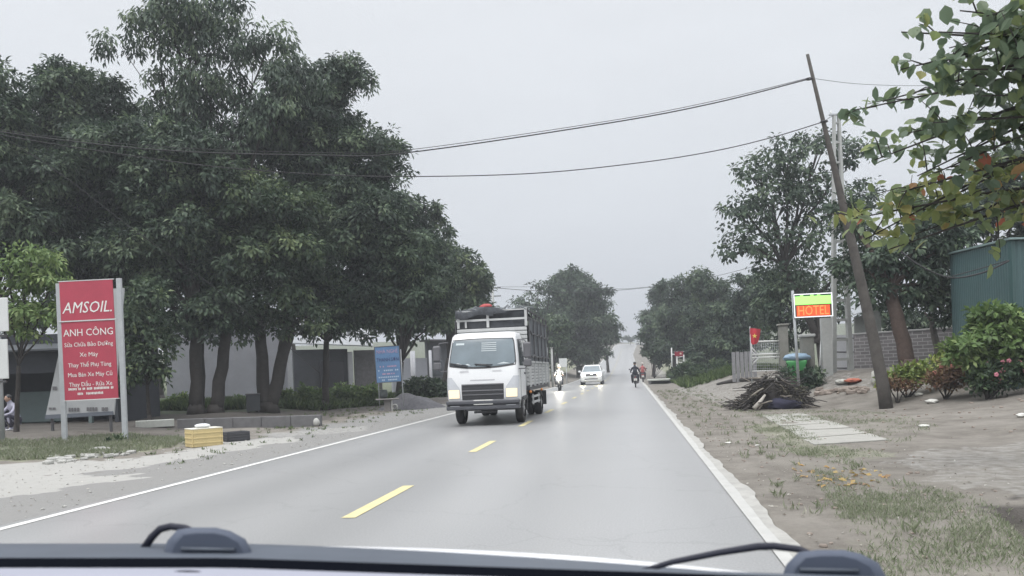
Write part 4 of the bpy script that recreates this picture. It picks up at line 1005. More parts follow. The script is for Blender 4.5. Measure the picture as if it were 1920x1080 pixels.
tree('shade_tree', 'dim tree in the gap between the concrete pole and the thick brown trunk', A(1640, 700, 40), [(1630, 540, 45), (1650, 600, 38), (1690, 610, 38), (1740, 620, 36)], 40, GREEN_DK, r0=.2, leafk=dict(leaf=.3, tuft=.5, per=17, cover=1.8, aspect=.42), seed=54)

# near tree with big leaves hanging in from the right
def near_tree():
    base = np.array([9.6, 9.2, ground(9.6, 9.2)])
    t = thing('large_leaved_tree', 'near tree with big green and reddish leaves hanging into the picture from the right', 'tree', base)
    mb = MB(); top = base + np.array([-.2, .3, 4.2])
    limb(mb, base - np.array([0, 0, .2]), top, .17, .11, n=6, seed=3)
    ends = [((1610, 205), 8.0), ((1690, 130), 7.6), ((1760, 60), 7.4), ((1850, 30), 7.2), ((1640, 300), 8.3), ((1600, 410), 8.8), ((1660, 470), 8.8), ((1690, 360), 8.4), ((1720, 330), 8.6), ((1840, 180), 7.6), ((1900, 110), 7.2), ((1750, 230), 7.8), ((1700, 445), 9.0),
            ((1900, 60), 8.6), ((1840, 90), 8.3), ((1880, 150), 8.6), ((1820, 230), 8.5), ((1900, 200), 9), ((1780, 170), 8.4), ((1700, 250), 8.6), ((1720, 400), 9), ((1780, 90), 8.0),
            ((1900, 260), 7.8), ((1800, 130), 7.5), ((1930, 20), 7.0), ((1620, 450), 8.9), ((1740, 330), 8.2), ((1655, 190), 7.9), ((1690, 60), 7.6), ((1800, 20), 7.3)]
    cen, dd, nn, tt, LL = [], [], [], [], []; rn = random.Random(11)
    for i, (pp, D) in enumerate(ends):
        e = A(*pp, D); a = top + np.array([rn.uniform(-.1, .1), 0, rn.uniform(-1.4, .9)])
        mid = (a + e) / 2 + np.array([0, 0, .25]); pts = [a, a * .6 + mid * .4 + np.array([0, 0, .1]), mid, mid * .4 + e * .6 + np.array([0, 0, .05]), e]
        mb.tube(pts, [.045, .035, .026, .016, .006], 7)
        for q in range(9):      # side twigs
            s_ = rn.uniform(.35, 1.0); p0 = mid * (1 - s_) + e * s_; dv = np.array([rn.gauss(0, 1), rn.gauss(0, 1), rn.gauss(.1, .6)]); dv = dv / np.linalg.norm(dv) * rn.uniform(.2, .5)
            mb.tube([p0, p0 + dv * .5 + np.array([0, 0, .03]), p0 + dv], [.008, .006, .003], 5)
            nl = rn.randint(8, 13)
            for k in range(nl):
                f_ = rn.uniform(.1, 1.05); c = p0 + dv * f_ + np.array([rn.gauss(0, .075), rn.gauss(0, .075), rn.gauss(-.03, .06)])
                cen.append(c); dd.append(np.array([rn.gauss(0, .6), rn.gauss(0, .6), -.55 + rn.gauss(0, .35)])); nn.append(np.array([rn.gauss(0, .5), rn.gauss(-.5, .4), .8]))
                low = pp[1] > 330; tt.append(min(1, max(0, rn.gauss(.5 if low else .26, .15) + (.4 if rn.random() < (.06 if low else .012) else 0)))); LL.append(rn.uniform(.10, .185))
    mb.build('trunk', BARK, t, world=True)
    # broad oval leaves of 8 vertices with a folded midrib
    vs, fs, tn = [], [], []
    for c, d, n_, L, tone in zip(cen, dd, nn, LL, tt):
        d = d / np.linalg.norm(d); s_ = np.cross(d, n_); s_ /= np.linalg.norm(s_); n2 = np.cross(s_, d); o = len(vs)
        for (u, w_, h) in ((-.5, 0, 0), (-.22, .30, .05), (.12, .34, .06), (.38, .17, .02), (.55, 0, -.08), (.38, -.17, .02), (.12, -.34, .06), (-.22, -.30, .05), (-.1, 0, -.01), (.2, 0, -.02)):
            vs.append(c + d * L * u + s_ * L * w_ + n2 * L * h)
        fs += [(o, o + 1, o + 8), (o + 1, o + 2, o + 9, o + 8), (o + 2, o + 3, o + 9), (o + 3, o + 4, o + 9), (o + 4, o + 5, o + 9), (o + 5, o + 6, o + 9), (o + 6, o + 7, o + 8, o + 9), (o + 7, o, o + 8)]
        tn += [tone] * 10
    vs = np.array(vs) - base[None]
    me = bpy.data.meshes.new('foliage'); me.from_pydata(vs.tolist(), [], fs); at = me.attributes.new('tone', 'FLOAT', 'POINT'); at.data.foreach_set('value', np.array(tn, np.float32))
    me.materials.append(leaf_mat('leaf_big', [(0, (.10, .15, .10)), (.3, (.16, .22, .14)), (.55, (.26, .32, .12)), (.78, (.36, .36, .14)), (.93, (.42, .26, .12)), (1, (.48, .16, .10))], rough=.35, trans=.4)); me.update()
    o = bpy.data.objects.new('foliage', me); COL.objects.link(o); o.parent = t
near_tree()

# ------------------------------------------------------------------ left side things
GALV = mat('galvanised_post', (.42, .44, .46), .5, .1, 6); WHITE_S = mat('sign_white', (.66, .68, .68), .6, .06, 3)
def board_frame(tl, tr, bl, br):
    """local frame of a flat board from its 4 world corners: origin centre, axes"""
    tl, tr, bl, br = [np.array(q) for q in (tl, tr, bl, br)]
    c = (tl + tr + bl + br) / 4; ux = ((tr - tl) + (br - bl)) / 2; uz = ((tl - bl) + (tr - br)) / 2
    w = np.linalg.norm(ux); h = np.linalg.norm(uz); ux = ux / w; uy = np.cross(uz / h, ux); uy /= np.linalg.norm(uy); uz = np.cross(ux, uy)
    return c, Matrix((( ux[0], uy[0], uz[0]), (ux[1], uy[1], uz[1]), (ux[2], uy[2], uz[2]))), w, h
def sign_text(parent, c, R, items, mt_default, d=.012):
    """items: (text, x, z, size, width, material, shear); x,z metres from board centre; front is -y of R"""
    e = R.to_euler()
    for it in items:
        txt, x, z, size, width, m_, sh = it
        cu = text_part(txt, 'lettering', m_ or mt_default, parent, size, (0, 0, 0), rot=(math.pi / 2, 0, 0), ext=.002, width=width, shear=sh, bold=.0)
        me = cu.data; n = len(me.vertices); co = np.empty(n * 3); me.vertices.foreach_get('co', co); co = co.reshape(-1, 3)
        co = co + np.array([x, -d, z])[None]; co = co @ np.array(R).T + (np.array(c) - np.array(parent.location))[None]
        me.vertices.foreach_set('co', co.astype(np.float32).ravel()); me.update()

def red_sign():
    D = 20.0; tl, tr, bl, br = A(117, 530, D), A(216, 523, D), A(117, 750, D), A(217, 747, D)
    c, R, w, h = board_frame(tl, tr, bl, br); b = np.array([c[0], c[1], ground(c[0], c[1])])
    t = thing('advertising_sign', 'tall red signboard with white lettering on two grey posts in the grass verge', 'sign', b)
    RED = mat('sign_red', (.43, .055, .09), .5, .13, 1.6)
    ax = np.array(R.col[0]); ay = np.array(R.col[1]); az = np.array(R.col[2])
    def bx(name, cx, cz, sx, sy, sz, mt, dy=0):
        mb = MB(); p = []
        for i in (-1, 1):
            for j in (-1, 1):
                for k in (-1, 1): p.append(tuple(c + ax * (cx + i * sx / 2) + ay * (dy + j * sy / 2) + az * (cz + k * sz / 2)))
        mb.add(p, [(0, 1, 3, 2), (4, 6, 7, 5), (0, 4, 5, 1), (2, 3, 7, 6), (0, 2, 6, 4), (1, 5, 7, 3)]); return mb.build(name, mt, t, world=True)
    split = h / 2 - h * .335
    bx('panel', 0, (h / 2 + split) / 2 + .01, w, .03, h / 2 - split - .02, RED); bx('panel', 0, (-h / 2 + split) / 2 - .01, w, .03, h / 2 + split - .02, RED)
    bx('trim', 0, split, w + .10, .05, .025, WHITE_S, -.01); bx('trim', 0, h / 2 + .012, w + .06, .045, .02, WHITE_S); bx('trim', 0, -h / 2 - .012, w + .06, .045, .02, WHITE_S)
    for (px, py0, D1) in ((110, 532, 20.03), (223, 522, 20.03)):
        top = A(px, py0, D1); mb = MB(); g0 = ground(top[0], top[1])
        mb.box((top[0], top[1], (top[2] + g0 - .3) / 2), (.125, .08, top[2] - g0 + .3), rz=YAW, bev=.008); mb.build('post', GALV, t, world=True)
    W_ = mat('letter_white', (.80, .80, .78), .5, 0); m1 = h / 2
    u = h / 220.0  # metres per photo pixel
    sign_text(t, c, R, [('AMSOIL.', .0, m1 - 50 * u, .40, 92 * u, W_, .25), ('ANH CÔNG', .0, m1 - 96 * u, .25, 92 * u, W_, 0), ('Sửa Chữa Bảo Dưỡng', 0, m1 - 118 * u, .15, 90 * u, W_, 0), ('Xe Máy', -.01, m1 - 137 * u, .15, 34 * u, W_, 0),
        ('Thay Thế Phụ Tùng', .0, m1 - 156 * u, .15, 80 * u, W_, 0), ('Mua Bán Xe Máy Cũ', .0, m1 - 174 * u, .15, 82 * u, W_, 0), ('Thay Dầu - Rửa Xe', .0, m1 - 192 * u, .15, 80 * u, W_, 0)], W_, d=.022)
    for (x, zz, ww, hh) in ((0, -m1 + 20 * u, 84 * u, 5 * u), (-.02, -m1 + 11 * u, 48 * u, 5 * u)):
        mb = MB(); n = int(ww / .035); rn = random.Random(int(ww * 99))
        for k in range(n):
            if rn.random() < .15: continue
            p = c + ax * (x - ww / 2 + (k + .5) * ww / n) + az * zz - ay * .019
            mb.prism([tuple(p + ax * a * .012 + az * b_ * hh * rn.uniform(.35, .5)) for a, b_ in ((-1, -1), (1, -1), (1, 1), (-1, 1))], tuple(-ay * .003))
        mb.build('small_print', W_, t, world=True)
red_sign()

def white_board():
    D = 22.6; poly = [A(135, 545, D), A(232, 540, D), A(213, 778, D), A(84, 786, D)]
    b = poly[3] * 1.0; b[2] = ground(b[0], b[1])
    t = thing('leaning_board', 'large pale board with slanted edge leaning behind the red signboard', 'sign', b)
    back = np.array([0, .05, 0]); MB().prism([tuple(p) for p in poly], tuple(back)).build('board', mat('board_pale', (.42, .44, .45), .6, .08, 2), t, world=True)
    fr = lambda px, py: A(px, py, D - .02)
    mb = MB(); mb.prism([tuple(fr(*q)) for q in ((85, 778), (212, 771), (213, 778), (84, 786))], (0, .005, 0)); mb.build('lower_band', mat('band_grey', (.13, .15, .18), .6, 0), t, world=True)
    m_ = mat('faded_print', (.16, .16, .17), .7, .2, 20)
    for (x0, x1, y, h) in ((91, 105, 766, 4), (115, 122, 768, 4), (128, 149, 768, 7), (162, 183, 767, 7), (190, 203, 767, 7), (98, 107, 728, 7)):
        mb = MB(); n = max(1, (x1 - x0) // 5)
        for k in range(n):
            xa = x0 + k * (x1 - x0) / n; mb.prism([tuple(fr(*q)) for q in ((xa + .5, y + h / 2), (xa + (x1 - x0) / n - .8, y + h / 2), (xa + (x1 - x0) / n - .8, y - h / 2), (xa + .5, y - h / 2))], (0, -.004, 0))
        mb.build('faded_number', m_, t, world=True)
    mb = MB()
    for px in (95, 205): q = A(px, 783, D); mb.box((q[0], q[1] + .06, (q[2] + b[2]) / 2), (.06, .06, abs(q[2] - b[2]) + .3))
    mb.build('leg', STEEL, t, world=True)
white_board()

def hanging_boards():
    D = 19.0; q = A(-6, 635, D); g0 = ground(q[0], q[1]); t = thing('post_sign', 'grey post with two small white hanging boards at the left picture edge', 'sign', (q[0], q[1], g0))
    mb = MB(); mb.cyl((0, .06, -.1), (0, .06, A(0, 540, D)[2] - g0), .05, 10); mb.build('post', GALV, t)
    for y0, y1 in ((560, 621), (638, 710)):
        a, b_ = A(-40, y0, D), A(17, y1, D); mb = MB(); mb.box(((a[0] + b_[0]) / 2, (a[1] + b_[1]) / 2, (a[2] + b_[2]) / 2), (abs(b_[0] - a[0]), .04, abs(a[2] - b_[2])), rz=YAW, bev=.01); mb.build('board', WHITE_S, t, world=True)
    for y0 in (630, 716):
        a = A(-12, y0, D); mb = MB(); mb.box(tuple(a), (.62, .05, .05), rz=YAW); mb.build('bracket', STEEL, t, world=True)
hanging_boards()

def shop():
    """dim open-fronted roadside shed at the far left"""
    D = 27; a, b_ = A(-330, 640, D), A(215, 640, D); g0 = .18
    t = thing('roadside_shed', 'dim open-fronted roadside shed behind the leaning pale board', 'building', ((a[0] + b_[0]) / 2, (a[1] + b_[1]) / 2, g0))
    ux = (b_ - a); L = np.hypot(ux[0], ux[1]); ang = math.atan2(ux[1], ux[0]); c = (a + b_) / 2
    n = np.array([-math.sin(ang), math.cos(ang)])
    def w(x, y, z): return (c[0] + math.cos(ang) * x + n[0] * y, c[1] + math.sin(ang) * x + n[1] * y, g0 + z)
    DK = mat('shed_dark', (.045, .05, .06), .8, .2, 2); GR = mat('shed_greenish', (.12, .16, .16), .7, .1, 3)
    MB().box(w(0, 3.2, 1.6), (L, .12, 3.4), rz=ang).build('wall', DK, t, world=True)
    for s_ in (-1, 1): MB().box(w(s_ * (L / 2 - .06), 1.6, 1.6), (.12, 3.1, 3.4), rz=ang).build('wall', DK, t, world=True)
    MB().box(w(0, 1.5, 2.75), (L + .4, 4.2, .06), rz=ang, rx=math.radians(6)).build('roof', mat('roof_sheet_dark', (.09, .10, .11), .6, .2, 3), t, world=True)
    MB().box(w(0, .02, 2.15), (L, .05, .75), rz=ang).build('awning', DK, t, world=True)
    for x in (-L / 2 + .1, 0.3, L / 2 - .9): MB().box(w(x, .0, .9), (.12, .12, 1.9), rz=ang).build('pillar', GR, t, world=True)
    MB().box(w(1.6, 1.5, .6), (1.6, .7, 1.1), rz=ang, bev=.03).build('counter', GR, t, world=True)
    MB().box(w(0, 1.6, -.06), (L, 3.3, .10), rz=ang).build('floor_slab', mat('floor_dim', (.16, .155, .15), .9, .2, 2), t, world=True)
shop()
# figure squatting in the shade by the shed
g = G(34, 806); z = ground(g[0], g[1])
def squat_person():
    t = thing('person', 'person in lavender shirt squatting in the shade by the left picture edge', 'person', (g[0], g[1], z), yaw_to_cam(g) + math.radians(-60))
    J = [(0, .0, .30, .15, .13), (0, -.06, .50, .14, .12), (0, -.14, .68, .16, .12), (0, -.18, .76, .08), (0, -.22, .84, .055), (0, -.26, .93, .08, .09), (0, -.27, 1.01, .06)]
    E = [(0, 1), (1, 2), (2, 3), (3, 4), (4, 5), (5, 6)]
    for sx in (-1, 1):
        n = len(J); J += [(sx * .18, -.16, .70, .06), (sx * .24, -.32, .52, .045), (sx * .12, -.50, .46, .035), (sx * .08, -.56, .44, .028)]; E += [(3, n), (n, n + 1), (n + 1, n + 2), (n + 2, n + 3)]
        n = len(J); J += [(sx * .12, -.04, .26, .10), (sx * .17, -.38, .42, .075), (sx * .15, -.24, .07, .05), (sx * .15, -.36, .04, .045)]; E += [(0, n), (n, n + 1), (n + 1, n + 2), (n + 2, n + 3)]
    skin_body('body', J, E, mat('shirt_lavender', (.42, .42, .52), .85, .1), t)
    for sx in (-1, 1):
        mb = MB(); mb.tube([(sx * .10, -.02, .27), (sx * .17, -.38, .43), (sx * .155, -.27, .12)], [.125, .095, .065], 10); mb.build('trouser_leg', mat('trousers_navy', (.05, .05, .08), .85, .1), t)
        mb = MB(); mb.box((sx * .15, -.33, .03), (.09, .25, .05), bev=.02); mb.build('sandal', mat('sandal_white', (.6, .6, .6), .6, 0), t)
        mb = MB(); mb.ball((sx * .08, -.56, .44), (.035, .045, .035), 8, 6)
        for k in range(4): mb.tube([(sx * (.055 + .017 * k), -.59, .45), (sx * (.055 + .017 * k), -.63, .44 - .005 * k), (sx * (.055 + .017 * k), -.635, .405)], .009, 5)
        mb.tube([(sx * .05, -.56, .46), (sx * .03, -.60, .465)], .01, 5); mb.build('hand', SKIN, t)
    mb = MB(); mb.ball((0, -.265, .96), (.078, .095, .11), 14, 10); mb.ball((0, -.36, .95), (.015, .018, .02), 6, 5)
    for sx in (-1, 1): mb.ball((sx * .08, -.26, .96), (.013, .022, .028), 6, 5)
    mb.build('head', SKIN, t)
    mb = MB(); mb.ball((0, -.24, 1.0), (.09, .10, .09), 14, 8); mb.build('hair', BLACK_P, t)
squat_person()

# yellow foam box, black basket, long white planter
def crate(px, py, w, d, h, name, label, mt, kind):
    g = G(px, py); t = thing(name, label, 'box' if kind != 'basket' else 'basket', (g[0], g[1], g[2]), yaw_to_cam(g) + math.radians(18))
    th = .03; mb = MB()
    for s_ in (-1, 1): mb.box((s_ * (w / 2 - th / 2), 0, h / 2), (th, d, h), bev=.006); mb.box((0, s_ * (d / 2 - th / 2), h / 2), (w - 2 * th - .004, th, h), bev=.006)
    mb.box((0, 0, .02), (w - .02, d - .02, .03)); mb.build('shell', mt, t)
    mb = MB()
    for zz in (.22, .5, .78):
        mb.box((0, -d / 2 - .004, h * zz), (w * .96, .014, h * .08), bev=.004); mb.box((0, d / 2 + .004, h * zz), (w * .96, .014, h * .08), bev=.004)
        for s_ in (-1, 1): mb.box((s_ * (w / 2 + .004), 0, h * zz), (.014, d * .94, h * .08), bev=.004)
    mb.build('rib', mt, t); return t, w, d, h
t, w, d, h = crate(383, 836, .66, .48, .38, 'foam_box', 'yellow foam box holding a white bag on the pale concrete apron', mat('box_yellow', (.58, .47, .24), .7, .1, 5, bump=.2), 'box')
mb = MB(); mb.box((0, 0, h + .008), (w + .01, d + .01, .02), bev=.006); mb.build('lid', mat('foam_white', (.68, .66, .58), .8, .06), t)
mb = MB(); mb.ball((-.03, -.02, .44), (.17, .13, .05), 16, 8, .10, 3); o_ = mb.build('plastic_bag', mat('bag_white', (.75, .77, .80), .5, .05), None); o_.matrix_world = Matrix.Translation(t.location) @ Matrix.Rotation(t.rotation_euler[2], 4, 'Z')
tag(o_, 'crumpled white plastic bag lying on the yellow foam box', 'bag')
crate(443, 827, .52, .38, .22, 'plastic_basket', 'low black plastic basket right of the yellow foam box', mat('basket_black', (.05, .052, .06), .6, .1), 'basket')
g = G(291, 801); t = thing('planter', 'long low white concrete trough standing under the trees', 'planter', g, yaw_to_cam(g))
mb = MB()
for s_ in (-1, 1): mb.box((0, s_ * .14, .11), (.98, .05, .22), bev=.01); mb.box((s_ * .515, 0, .11), (.05, .33, .22), bev=.01)
mb.box((0, 0, .04), (.97, .22, .06)); mb.build('trough', mat('concrete_pale', (.52, .54, .50), .8, .12, 6), t)
mb = MB(); mb.box((0, 0, .18), (.96, .22, .02)); mb.build('soil', mat('soil', (.06, .05, .04), .95, .2), t)

# low concrete wall running in front of the trunks
def low_wall():
    a, b_ = G(335, 803), G(603, 799); t = thing('low_wall', 'low grey concrete wall in front of the dark trunks', 'wall', a)
    ang = math.atan2(b_[1] - a[1], b_[0] - a[0]); L = math.hypot(b_[0] - a[0], b_[1] - a[1])
    mb = MB(); n = 5
    for k in range(n): mb.box((a[0] + (b_[0] - a[0]) * (k + .5) / n, a[1] + (b_[1] - a[1]) * (k + .5) / n, .10 + a[2]), (L / n - .012, .16, .36), rz=ang, bev=.012)
    mb.build('wall_block', mat('wall_grey', (.15, .15, .155), .9, .2, 4, bump=.3), t, world=True)
    mb = MB(); mb.ball((b_[0] - .1, b_[1] - .12, .1), (.10, .07, .12), 10, 8, .1, 2); o = mb.build('stone', mat('stone_pale', (.45, .45, .43), .9, .1), None); tag(o, 'pale stone leaning on the end of the low grey wall', 'stone')
low_wall()
# dark electric box beside the forked trunk
g = A(475, 762, 31.8); g = np.array([g[0], g[1], ground(g[0], g[1])]); t = thing('metal_cabinet', 'dark square metal cabinet left of the forked trunk', 'cabinet', g, yaw_to_cam(g))
mb = MB(); mb.box((0, 0, .40), (.52, .4, .66), bev=.02); mb.build('body', mat('cabinet_dark', (.035, .04, .045), .7, .2), t); mb = MB(); mb.box((0, -.01, .75), (.58, .46, .04), bev=.01); mb.build('lid', STEEL, t)
mb = MB()
for s_ in (-1, 1): mb.box((s_ * .2, 0, .03), (.06, .3, .1))
mb.build('foot', STEEL, t)

# white rendered wall and grey building behind the trunks
def buildings():
    WR = mat('render_pale', (.44, .45, .50), .9, .12, 1.2, bump=.15); GW = mat('render_grey', (.13, .135, .15), .9, .2, 1.5)
    def wallseg(t, name, px0, px1, D0, D1, ztop, zbot, mt, th=.2):
        a, b_ = A(px0, 700, D0), A(px1, 700, D1); ang = math.atan2(b_[1] - a[1], b_[0] - a[0]); L = math.hypot(b_[0] - a[0], b_[1] - a[1])
        mb = MB(); mb.box(((a[0] + b_[0]) / 2, (a[1] + b_[1]) / 2, (ztop + zbot) / 2), (L, th, ztop - zbot), rz=ang); return mb.build(name, mt, t, world=True)
    a = A(430, 750, 42); t = thing('white_wall', 'plain white rendered garden wall behind the dark trunks', 'wall', (a[0], a[1], 0))
    wallseg(t, 'wall', 312, 545, 42, 44, 4.4, -.2, WR); wallseg(t, 'coping', 311, 546, 41.95, 43.95, 4.48, 4.402, GW, .3); wallseg(t, 'pillar', 540, 548, 43.4, 43.4, 4.3, -.2, mat('pillar_white', (.55, .56, .6), .8, .08), .2)
    a = A(610, 745, 46); t = thing('grey_house', 'low grey house with pale metal roof half hidden by the slim-trunked tree', 'building', (a[0], a[1], 0))
    wallseg(t, 'wall', 550, 652, 45, 46.5, 3.1, -.2, GW); wallseg(t, 'wall', 665, 715, 46.7, 47.5, 3.0, -.2, mat('planks_grey', (.22, .21, .22), .85, .25, 4))
    wallseg(t, 'door', 600, 645, 45.3, 46, 2.4, -.1, mat('door_dark', (.05, .05, .06), .7, .2), .25)
    wallseg(t, 'pillar', 653, 662, 46.2, 46.3, 2.9, -.2, mat('pillar_white', (.55, .56, .6), .8, .08), .22)
    p = [A(545, 645, 44.5), A(700, 650, 46.6), A(692, 600, 51), A(560, 592, 50)]; MB().prism([tuple(q) for q in p], (0, 0, .06)).build('roof', mat('roof_pale', (.36, .38, .40), .5, .15, 3), t, world=True)
    a = A(745, 735, 52); t = thing('boundary_wall', 'pale boundary wall with round posts seen right of the blue signboard', 'wall', (a[0], a[1], 0))
    wallseg(t, 'wall', 735, 800, 54, 56, 2.6, -.2, WR); 
    for px in (773, 777, 808): 
        q = A(px, 700, 52); MB().cyl((q[0], q[1], -.2), (q[0], q[1], 3.0), .10, 10).build('post', mat('pillar_white', (.55, .56, .6), .8, .08), t, world=True)
    a = A(825, 730, 58); t = thing('dim_house', 'dim grey house wall glimpsed just left of the truck cab', 'building', (a[0], a[1], 0))
    wallseg(t, 'wall', 800, 850, 60, 62, 3.9, -.2, GW); wallseg(t, 'roof', 798, 852, 59.6, 61.6, 4.05, 3.905, STEEL, 1.2); wallseg(t, 'window', 812, 828, 59.8, 60.3, 2.6, 1.3, GLASS_D, .3)
buildings()

# blue signboard, tilted
def blue_sign():
    D = 31.5; tl, tr, bl, br = A(702, 651, D), A(747, 649, D), A(707, 718, D), A(753, 714, D)
    c, R, w, h = board_frame(tl, tr, bl, br); b = np.array([c[0], c[1], ground(c[0], c[1])])
    t = thing('shop_sign', 'faded blue signboard reading THANH SƠN, tilted on thin posts', 'sign', b)
    ax, ay, az = [np.array(R.col[i]) for i in range(3)]
    def quad(name, x0, x1, z0, z1, mt, dy=0, th=.02):
        MB().prism([tuple(c + ax * x + az * z + ay * dy) for x, z in ((x0, z0), (x1, z0), (x1, z1), (x0, z1))], tuple(ay * th)).build(name, mt, t, world=True)
    quad('panel', -w / 2, w / 2, -h / 2, h / 2, mat('sign_blue', (.10, .20, .36), .6, .2, 1.5))
    for (x0, x1, z0, z1) in ((-w / 2 - .02, w / 2 + .02, h / 2, h / 2 + .025), (-w / 2 - .02, w / 2 + .02, -h / 2 - .025, -h / 2), (-w / 2 - .025, -w / 2, -h / 2, h / 2), (w / 2, w / 2 + .025, -h / 2, h / 2)): quad('frame', x0, x1, z0, z1, STEEL, -.01, .04)
    PK = mat('letter_pink', (.45, .30, .42), .6, 0); NV = mat('letter_navy', (.03, .04, .13), .6, 0); LB = mat('letter_pale_blue', (.45, .55, .65), .6, 0)
    sign_text(t, c, R, [('NHÀ NGHỈ', .0, h * .36, .2, w * .86, PK, 0), ('THANH SƠN', .0, h * .13, .2, w * .9, NV, 0)], NV, d=.008)
    rn = random.Random(4)
    for zz, ww, m_ in ((-.06, .70, PK), (-.17, .85, LB), (-.27, .5, PK), (-.36, .85, LB), (-.44, .7, LB)):
        mb = MB(); n = 11
        for k in range(n):
            if rn.random() < .2: continue
            p = c + ax * ((k + .5) / n - .5) * ww * w + az * zz * h - ay * .006
            mb.prism([tuple(p + ax * a_ * .022 + az * b2 * .028) for a_, b2 in ((-1, -1), (1, -1), (1, 1), (-1, 1))], tuple(-ay * .003))
        mb.build('faded_print', m_, t, world=True)
    for (x0, y0, x1, y1) in ((751, 655, 757, 752), (706, 655, 712, 752)):
        MB().cyl(A(x0, y0, D + .08), A(x1, y1 + 10, D + .08), .022, 8).build('post', GALV, t, world=True)
blue_sign()
# stone table with dark pot
g = G(727, 771); t = thing('stone_table', 'small concrete table below the blue signboard', 'table', g, yaw_to_cam(g))
mb = MB(); mb.box((0, 0, .47), (.92, .5, .05), bev=.015); mb.build('table_top', mat('concrete_mid', (.20, .19, .185), .9, .2, 5), t); mb = MB(); mb.box((0, 0, .21), (.26, .26, .48), bev=.02); mb.build('leg', mat('concrete_mid', (.2, .2, .2), .9), t)
mb = MB(); mb.box((.17, -.12, .2), (.04, .04, .46)); mb.build('brace', mat('stone_pale', (.45, .45, .43), .9, .1), t)
p = (g[0] - .14, g[1], g[2] + .50); mb = MB(); mb.loft([[(r * math.cos(a), r * math.sin(a), zz) for a in np.linspace(0, 2 * math.pi, 17)[:-1]] for r, zz in ((.10, 0), (.15, .06), (.16, .20), (.13, .30), (.15, .34), (.12, .345))], True)
o_ = mb.build('flower_pot', mat('pot_dark', (.05, .06, .06), .6, .2), None, origin=None); o_.location = p; tag(o_, 'dark glazed pot standing on the concrete table', 'pot')
mb = MB(); mb.torus((0, 0, .13), .10, .045, 'X', 18, 8); o_ = mb.build('tyre', mat('stone_pale', (.45, .45, .43), .9, .1), None); q = G(740, 770); o_.location = (q[0], q[1], q[2]); o_.rotation_euler = (0, .2, math.radians(70)); tag(o_, 'small pale ring propped at the foot of the concrete table', 'ring')
# heap of dark gravel and leaves
def heap(name, label, cat, px, py, D, rx, ry, h, mt, seed=0, n=22):
    p = A(px, py, D); gz = ground(p[0], p[1]); t_ = []
    rn = np.random.default_rng(seed); rows = []
    for i in range(n + 1):
        row = []
        for j in range(n + 1):
            u, v = i / n * 2 - 1, j / n * 2 - 1; r = math.hypot(u, v)
            z = h * max(0, 1 - r ** 1.6) * (1 + .25 * math.sin(u * 5 + seed) * math.cos(v * 6)) + rn.uniform(-.02, .03) * (r < 1)
            wx, wy = p[0] + u * rx, p[1] + v * ry; row.append((wx, wy, ground(wx, wy) - .04 + z))
        rows.append(row)
    o = MB().patch(rows).build(name, mt, None, origin=(p[0], p[1], gz)); return tag(o, label, cat)
heap('gravel_heap', 'heap of dark gravel behind the concrete table', 'heap', 772, 757, 33.5, 1.5, 1.3, .62, mat('gravel_dark', (.10, .10, .11), .95, .4, 14, bump=.9, bscale=25), 3)
heap('soil_heap', 'dark soil heap with a hollow beside the truck wheel', 'heap', 820, 757, 38, 1.8, 1.0, .35, mat('soil_brown', (.13, .12, .11), .95, .4, 14, bump=.9, bscale=25), 5)
heap('gravel_heap', 'small pale rubble heap in the grass in front of the red signboard posts', 'heap', 190, 848, 16.8, .75, .45, .12, mat('rubble_pale', (.36, .36, .34), .95, .35, 14, bump=.9, bscale=20), 8)

# ------------------------------------------------------------------ right side things
H_CON = mat('pole_concrete', (.42, .43, .42), .85, .12, 5)
def ladder_pole():
    D = 28; b = A(1579, 704, D); b[2] = ground(b[0], b[1]); top = A(1568, 216, D)
    t = thing('concrete_pole', 'tall pale concrete electricity pole with ladder-like openings behind the leaning pole', 'pole', b)
    ang = YAW; n = 13; ux = np.array([math.cos(ang), math.sin(ang), 0])
    for s_ in (-1, 1):
        mb = MB(); rings = []
        for k in (0, 1):
            c = (b if k == 0 else top) + ux * s_ * (.31 if k == 0 else .08); w = .075 if k == 0 else .035
            rings.append([tuple(c + ux * a * w + np.array([-ux[1], ux[0], 0]) * e_ * .11 * (1 if k == 0 else .7)) for a, e_ in ((-1, -1), (1, -1), (1, 1), (-1, 1))])
        rings[0] = [(x, y, z - .4) for x, y, z in rings[0]]
        mb.loft(rings); mb.build('leg', H_CON, t, world=True)
    for k in range(n):
        f_ = (k + .6) / n; c = b * (1 - f_) + top * f_; hw = .31 * (1 - f_) + .08 * f_
        MB().box(tuple(c), (2 * hw, .10, .09 if f_ < .55 else .06), rz=ang).build('rung', H_CON, t, world=True)
    c = top + np.array([0, 0, .0]); MB().box(tuple(c + ux * -.0 + np.array([0, 0, .02])), (.5, .08, .05), rz=ang).build('crossbar', GALV, t, world=True)
    for s_ in (-1, 1):
        q = c + ux * s_ * .18; MB().cyl(tuple(q), tuple(q + np.array([0, 0, .16])), .035, 8).build('insulator', WHITE_S, t, world=True)
ladder_pole()
